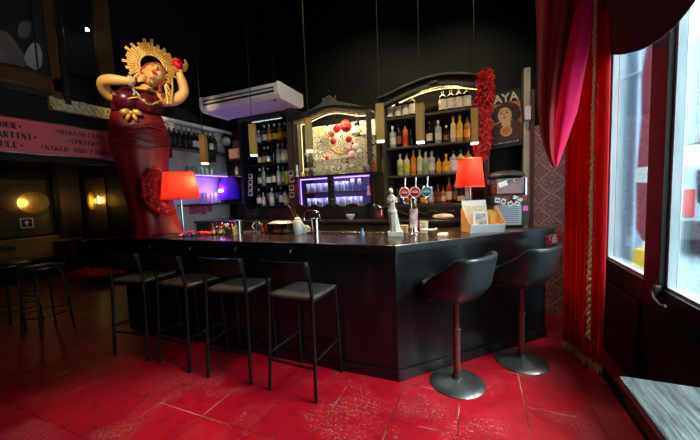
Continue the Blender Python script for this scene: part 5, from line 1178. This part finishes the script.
pshape('arm_shape', [(24, 56), (28, 48), (33, 42), (38, 43), (42, 52), (42, 62), (39, 70), (33, 69.5), (27, 65), (24, 60)], M_PG, .005)
pshape('head_shape', [(19, 24), (24, 20.5), (29.5, 21), (31.5, 27), (29, 33), (27, 38), (20, 38), (17, 32)], M_PM, .005)
pshape('arm_shape', [(-4, 44), (8, 47), (20, 56), (27, 64), (24, 68), (10, 63), (-4, 62)], mat('photo_grey', (.10, .08, .075), .5, var=(.16, .13, .12), vs=5), .0045)
gm = empty('gilded_moulding', (LX+.05, 2.18, 2.57), 0, 'ornate pale gilded moulding fixed on the wall below the picture', 'moulding')
MB().span((-.05, -.29, -.05), (.03, .30, -.02)).span((-.05, -.29, -.02), (.0, .30, .09)).obj('ledge', M_GILT, gm, bevel=.006)
sc2 = MB()
for i in range(9):
    y = -.25+.063*i; sc2.tube([(.008, y+.026*math.cos(a*PI/5)*(1-a*.06), .03+.036*math.sin(a*PI/5)) for a in range(9)], .012, 6)
sc2.ball((.012, .0, .045), (.03, .045, .05), 10, 7).obj('scrollwork', M_GILT, gm, smooth=60)
slab('trim_wall_post', (LX, 2.39, 3.02), (LX+.06, 2.56, ZC), mat('brown_post', (.11, .05, .012), .5, var=(.07, .03, .01), vs=4))
slab('trim_upper_ledge', (LX, 2.05, 2.95), (LX+.08, 2.72, 3.02), M_WALLGR)
ms = empty('small_spotlight', (LX+.06, 2.24, onx(87, 30, LX+.06).z), 0, 'tiny lit spotlight high on the black wall', 'spotlight')
MB().tube([(-.06, 0, .03), (0, 0, 0), (.05, .03, -.02)], [.01, .02, .026], 10).obj('housing', M_METALB, ms); MB().ball((.055, .033, -.022), .018, 10, 7).obj('bulb', emis('white_bulb', (1, 1, 1), 12), ms)

# ------------------------------------------------------------------ left room
def sconce(loc, rz, lb, w, h, e):
    t = empty('wall_sconce', loc, rz, lb, 'wall lamp', 'shell sconces in the left room')      # local -y points into the room
    MB().lathe([(.01, .0), (w*.7, .006), (w, .03), (w*.98, .036), (w*.7, .014), (.01, .008)], n=32, sy=h/w).obj('reflector', mat('brass_reflector', (.75, .52, .16), .25, .9, bump=.4, bs=14), t, smooth=40).rotation_euler = (PI/2, 0, 0)
    for x in (-.25*w, .35*w):
        MB().lathe([(.012, -.05), (.02, -.03), (.035, .02), (.025, .07), (.004, .10)], n=12).obj('bulb', emis('sconce_bulb', (1, .72, .30), 25), t, smooth=60); t.children[-1].location = (x, -.09, 0)
    MB().tube([(0, -.01, h*.2), (0, -.09, h*.1), (0, -.09, -.05)], .012, 8).obj('arm', M_GOLD, t)
    l = bpy.data.lights.new('sconce_light', 'POINT'); l.energy = e; l.color = (1, .62, .2); l.shadow_soft_size = .06
    lo = bpy.data.objects.new('sconce_light', l); COL.objects.link(lo); lo.parent = t; lo.location = (0, -.2, 0)
p1 = onx(25, 203, FAR+.03); p2 = ony(97, 201, BY-.03)
sconce(p1, PI/2, 'lit brass shell sconce on the far left wall above the arrow sign', .27, .24, .5)
sconce(p2, 0, 'lit brass shell sconce in the left room seen from the side, nearer the statue', .20, .21, .4)
MB_ = tag(MB().lathe([(.01, 0), (.50, 0), (.50, .02), (.01, .02)], n=40, sy=.75).obj('oval_panel', M_INK, smooth=40), 'dark oval panel behind the far left sconce', 'panel'); MB_.location = p1+V((-.028, .12, .05)); MB_.rotation_euler = (PI/2, 0, PI/2)
slab('trim_left_pilaster', (FAR, 3.95, 0), (FAR+.25, BY, 2.6), M_WALLDK); slab('trim_left_rail', (FAR, -1, 2.15), (FAR+.06, 3.95, 2.28), M_DKWOOD)
M_PANEL = mat('dark_olive_panel', (.045, .036, .016), .5)
slab('trim_panel_far', (FAR, 2.9, .9), (FAR+.015, 3.9, 2.1), M_PANEL); slab('trim_panel_rear', (FAR+.5, BY-.015, .9), (FAR+1.25, BY, 2.1), M_PANEL)
ar = empty('arrow_sign', onx(26.5, 223, FAR+.04), PI/2, 'small square white framed sign with arrow below the far left sconce', 'sign')
aw = .105
MB().span((-aw, -.012, -aw), (aw, 0, aw)).obj('board', M_INK, ar)
MB().span((-aw, -.018, -aw), (aw, -.012, -aw+.018)).span((-aw, -.018, aw-.018), (aw, -.012, aw)).span((-aw, -.018, -aw), (-aw+.018, -.012, aw)).span((aw-.018, -.018, -aw), (aw, -.012, aw)).obj('frame', M_WHITE, ar)
MB().prism([(-.012, -.055), (.012, -.055), (.012, .0), (.042, .0), (0, .06), (-.042, .0), (-.012, .0)], .003, Matrix(((1, 0, 0, 0), (0, 0, -1, -.012), (0, 1, 0, 0), (0, 0, 0, 1)))).obj('arrow', M_WHITE, ar)
# wall bench and counters along the far wall
bn = empty('wall_bench', (FAR+.3, 3.0, 0), 0, 'long dark wooden bench along the far left wall', 'bench')
MB().span((-.25, -2, .40), (.30, .95, .46)).obj('seat', M_BRWOOD, bn, bevel=.01); MB().span((-.28, -2, .46), (-.18, .95, .85)).obj('back', mat('tan_bench_back', (.24, .13, .04), .45), bn, bevel=.01); MB().span((-.2, -2, 0), (.24, .95, .40)).obj('base', M_DKWOOD, bn)
def tub_chair(loc, rz, lb):
    t = empty('tub_chair', loc, rz, lb, 'chair', 'dark red chairs in the left room')
    MB().lathe([(.02, .40), (.24, .40), (.26, .43), (.25, .47), (.02, .48)], n=24).obj('seat', MC['dark_chair'] if 'dark_chair' in MC else mat('dark_chair', (.07, .006, .01), .4), t, smooth=50)
    MB().grid(lambda u, v: V(((.27+.03*v)*math.cos(-.6+u*4.34), (.27+.03*v)*math.sin(-.6+u*4.34), .44+.36*v)), 24, 5).obj('backrest', MC['dark_chair'], t, smooth=60, thick=.03)
    for a in (.785, 2.356, 3.927, 5.498): MB().tube([(.19*math.cos(a), .19*math.sin(a), .40), (.22*math.cos(a), .22*math.sin(a), 0)], .012, 8).obj('leg', M_CHROME, t)
tub_chair((-7.95, 3.72, 0), PI-.4, 'dark red tub chair in the left room, the left of two'); tub_chair((-7.35, 3.95, 0), PI+.2, 'dark red tub chair in the left room, the right of two')
def round_stool(loc, rz, lb, H=.82):
    t = empty('round_stool', loc, rz, lb, 'stool', 'round black stools at the left edge')
    MB().lathe([(.01, H-.03), (.17, H-.03), (.185, H-.022), (.185, H-.008), (.17, H), (.01, H)], n=32).obj('seat', M_METALB, t, smooth=40)
    MB().tube([(.186*math.cos(a*PI/20), .186*math.sin(a*PI/20), H-.015) for a in range(40)], .006, 6, True).obj('seat_rim', M_IRON, t, smooth=60)
    for k in range(4):
        a = k*PI/2+.6; c, s = math.cos(a), math.sin(a)
        MB().tube([(.10*c, .10*s, H-.03), (.15*c, .15*s, H-.06), (.18*c, .18*s, H-.12), (.235*c, .235*s, 0)], .012, 8).obj('leg', M_METALB, t, smooth=60)
    for R_, z in ((.215, .26), (.19, .52)):
        MB().tube([(R_*math.cos(a*PI/16), R_*math.sin(a*PI/16), z) for a in range(32)], .008, 6, True).obj('foot_ring', M_METALB, t, smooth=60)
round_stool(onz(41, 265.5, .82), .3, 'round black metal stool at the left edge, nearer the bar'); round_stool(onz(10, 263.5, .82)+V((0, 0, 0)), .9, 'round black metal stool farther left, cut by the photo edge')
for o in list(bpy.data.objects):
    if o.name.startswith('round_stool'): o.location.z = 0
bt = empty('bar_table', (onx(-8, 246, -5.6).x, onx(-8, 246, -5.6).y-.25, 0), 0, 'tall dark table at the left edge behind the round stools', 'table')
MB().span((-.3, -.6, .98), (.3, .35, 1.02)).obj('tabletop', M_DKWOOD, bt, bevel=.006)
MB().tube([(0, -.2, .03), (0, -.2, .98)], .035, 10).obj('pedestal', M_METALB, bt); MB().lathe([(.24, 0), (.24, .015), (.05, .03)], c=(0, -.2, 0), n=28).obj('base', M_METALB, bt)

# ------------------------------------------------------------------ street outside
slab('ground_street', (RX+.10, -8, -.25), (22, 60, -.12), mat('asphalt', (.16, .24, .26), .8, var=(.20, .28, .30), vs=3))
fbld = empty('street_building', (10.5, 24, -.12), 0, 'pale stone building across the street', 'building')
MB().span((0, -24, 0), (.5, 26, 9)).obj('facade', M_STONE, fbld)
for y in range(-18, 24, 4):
    MB().span((-.03, y, 1.2), (.02, y+1.4, 3.6)).obj('window', mat('facade_window', (.12, .16, .18), .1), fbld)
    MB().span((-.12, y-.15, 3.6), (.05, y+1.55, 3.8)).obj('window_head', M_STONE, fbld)
nb = empty('neighbour_shopfront', (RX+.25, 5.2, -.12), 0, 'pale blue stone pier with downpipe beside the window outside', 'building')
M_BLUEST = mat('pale_blue_stone', (.42, .56, .62), .8, var=(.52, .64, .68), vs=4)
x_of = lambda px, y: ony(px, 150, y).x-(RX+.25)
MB().span((-.4, 0, 0), (x_of(625, 5.2), .8, 5)).obj('stone_pier', M_BLUEST, nb)
MB().span((x_of(625, 5.2)-.01, .12, 0), (x_of(645, 5.4), .9, 5)).obj('recessed_pier', mat('blue_grey_stone', (.20, .27, .38), .8, var=(.28, .35, .46), vs=5), nb)
xp = x_of(633, 5.15)
MB().tube([(xp, -.02, 0), (xp, -.02, 5)], .055, 14).obj('downpipe', mat('blue_grey_pipe', (.28, .36, .48), .5), nb, smooth=50)
MB().tube([(xp-.18, .02, 2.95), (xp-.06, -.06, 2.98), (xp+.08, -.08, 3.02), (xp+.12, .02, 3.02)], .02, 8).obj('pipe_bracket', mat('pale_iron', (.45, .52, .58), .5), nb, smooth=50)
pr = empty('folded_parasol', (ony(648, 150, 4.9).x, 4.9, -.12), 0, 'folded dark red parasol with yellow base standing outside', 'parasol')
MB().lathe([(.02, .9), (.09, 1.05), (.10, 1.8), (.07, 2.4), (.085, 2.9), (.03, 3.4)], n=18).obj('canopy', mat('wine_red_canvas', (.30, .04, .07), .8), pr, smooth=50)
MB().tube([(0, 0, 0), (0, 0, 3.5)], .025, 10).obj('pole', M_WHITEP, pr); MB().lathe([(.096, 1.62), (.103, 1.64), (.103, 1.80), (.096, 1.82)], n=18).obj('white_tie', LAB['white'], pr)
MB().lathe([(.10, .15), (.11, .2), (.11, .75), (.09, .8)], n=18).obj('yellow_cover', LAB['yellow'], pr, smooth=40); MB().lathe([(.2, 0), (.2, .06), (.03, .12)], n=20).obj('base', M_MDF, pr)
# van at the right, truck farther back
vn = empty('white_van', (4.02, 8.85, -.12), -.12, 'pale grey van with red tail light parked in the street', 'van')
M_VAN = mat('pale_blue_grey_van_paint', (.36, .47, .55), .3, coat=.5)
MB().prism([(-.0, .55), (0, 1.05), (.10, 1.95), (.22, 2.05), (4.2, 2.05), (4.9, 1.1), (5.2, .95), (5.2, .35), (.05, .35)], 1.8, Matrix(((0, 0, 1, 0), (1, 0, 0, 0), (0, 1, 0, 0), (0, 0, 0, 1)))).obj('body', M_VAN, vn, bevel=.06)
MB().span((-.03, -.10, .38), (1.83, .4, .78)).obj('bumper', mat('dark_grey_bumper', (.07, .08, .09), .6), vn, bevel=.04)
MB().span((-.02, -.03, .85), (.16, .12, 1.45)).obj('tail_light', mat('red_tail_lens', (.62, .03, .03), .2), vn, bevel=.03)
MB().span((1.64, -.03, .85), (1.82, .12, 1.45)).obj('tail_light', MC['red_tail_lens'], vn, bevel=.03)
MB().span((.20, -.035, 1.15), (1.6, .16, 1.85)).obj('rear_window', mat('van_glass', (.03, .04, .05), .1), vn, bevel=.03)
for x in (.02, 1.60):
    for y in (.9, 4.2): 
        w = MB().lathe([(.2, 0), (.33, 0), (.34, .04), (.34, .18), (.33, .22), (.2, .22)], n=24).obj('wheel', M_INK, vn, smooth=40); w.rotation_euler = (0, PI/2, 0); w.location = (x-.02, y, .34)
tk = empty('white_truck', (6.75, 15.6, -.12), 0, 'white truck seen from the front farther down the street', 'truck')
MB().span((0, .6, .6), (2.2, 5, 3.0)).obj('cargo_box', M_WHITEP, tk, bevel=.04); MB().span((.05, 0, .5), (2.15, 1.0, 2.5)).obj('cab', M_WHITEP, tk, bevel=.1)
MB().span((.2, -.02, 1.5), (2.0, .05, 2.25)).obj('windscreen', MC['van_glass'], tk, bevel=.03); MB().span((.3, -.03, .75), (1.9, .05, 1.2)).obj('radiator_grille', MC['dark_grey_bumper'], tk)
for i in range(4): MB().span((.32, -.05, .79+.1*i), (1.88, -.02, .82+.1*i)).obj('grille_bar', M_STEEL, tk)
MB().span((.0, -.08, .35), (2.2, .2, .68)).obj('bumper', MC['dark_grey_bumper'], tk, bevel=.03); MB().span((.85, -.1, .42), (1.35, -.08, .56)).obj('number_plate', LAB['white'], tk)
for x in (.0, 1.95):
    w = MB().lathe([(.2, 0), (.42, 0), (.44, .04), (.44, .22), (.42, .26), (.2, .26)], n=24).obj('wheel', M_INK, tk, smooth=40); w.rotation_euler = (0, PI/2, 0); w.location = (x, 1.0, .44)

# ------------------------------------------------------------------ light
def spot(name, loc, target, e, col, size, blend=.6, soft=.05, fixture=None):
    l = bpy.data.lights.new(name, 'SPOT'); l.energy = e; l.color = col; l.spot_size = math.radians(size); l.spot_blend = blend; l.shadow_soft_size = soft
    o = bpy.data.objects.new(name, l); COL.objects.link(o); o.location = loc; o.rotation_euler = (V(target)-V(loc)).to_track_quat('-Z', 'Y').to_euler()
    if fixture:
        q_ = (V(target)-V(loc)).normalized(); t = empty('ceiling_spotlight', loc, 0, fixture, 'spotlight', 'ceiling spotlights')
        MB().tube([-q_*.20, -q_*.02], [.045, .05], 16).obj('housing', M_METALB, t, smooth=50); MB().tube([-q_*.12, V((0, 0, ZC-loc[2]))], .010, 8).obj('stem', M_METALB, t)
    return o
spot('statue_spot', (-2.0, .3, 3.9), (-3.45, 2.4, 2.9), 170, (1, .80, .5), 24, .6, .05, 'black ceiling spotlight aimed at the statue')
spot('bar_spot', (-1.2, 2.1, 4.45), (-1.6, 4.1, 1.9), 45, (1, .85, .6), 75, .8, .06, 'black ceiling spotlight aimed at the back bar hutch')
spot('bar_spot', (.0, 2.4, 4.45), (-.5, 4.1, 1.9), 45, (1, .85, .6), 70, .8, .06, 'black ceiling spotlight aimed at the arched cabinet')
l = bpy.data.lights.new('violet_light', 'POINT'); l.energy = 4; l.color = (.35, .12, 1); l.shadow_soft_size = .05
o = bpy.data.objects.new('violet_light', l); COL.objects.link(o); o.location = uv.location+V((0, -.22, .22))
sun = bpy.data.lights.new('sun', 'SUN'); sun.energy = 16; sun.angle = math.radians(38); sun.color = (.85, .93, 1)
o = bpy.data.objects.new('sun', sun); COL.objects.link(o); o.rotation_euler = V((-.66, -.03, -.75)).to_track_quat('-Z', 'Y').to_euler()
for i, (a, b) in enumerate(WIN):                              # sampling portals in the window openings
    l = bpy.data.lights.new('window_portal', 'AREA'); l.shape = 'RECTANGLE'; l.size = 2.15; l.size_y = b-a; l.cycles.is_portal = True
    o = bpy.data.objects.new('window_portal', l); COL.objects.link(o); o.location = (RX+.12, (a+b)/2, 1.875); o.rotation_euler = (0, PI/2, 0)
w = bpy.data.worlds.new('sky'); SC.world = w; w.use_nodes = True
bg = w.node_tree.nodes['Background']; bg.inputs[0].default_value = (.80, .93, 1, 1); bg.inputs[1].default_value = 3.4
vs_ = SC.view_settings; vs_.view_transform = 'Standard'; vs_.look = 'None'; vs_.gamma = 1; vs_.use_curve_mapping = False; vs_.exposure = 1.5
SC.cycles.use_denoising = True; SC.cycles.max_bounces = 8; SC.cycles.transparent_max_bounces = 16; SC.cycles.sample_clamp_indirect = 8
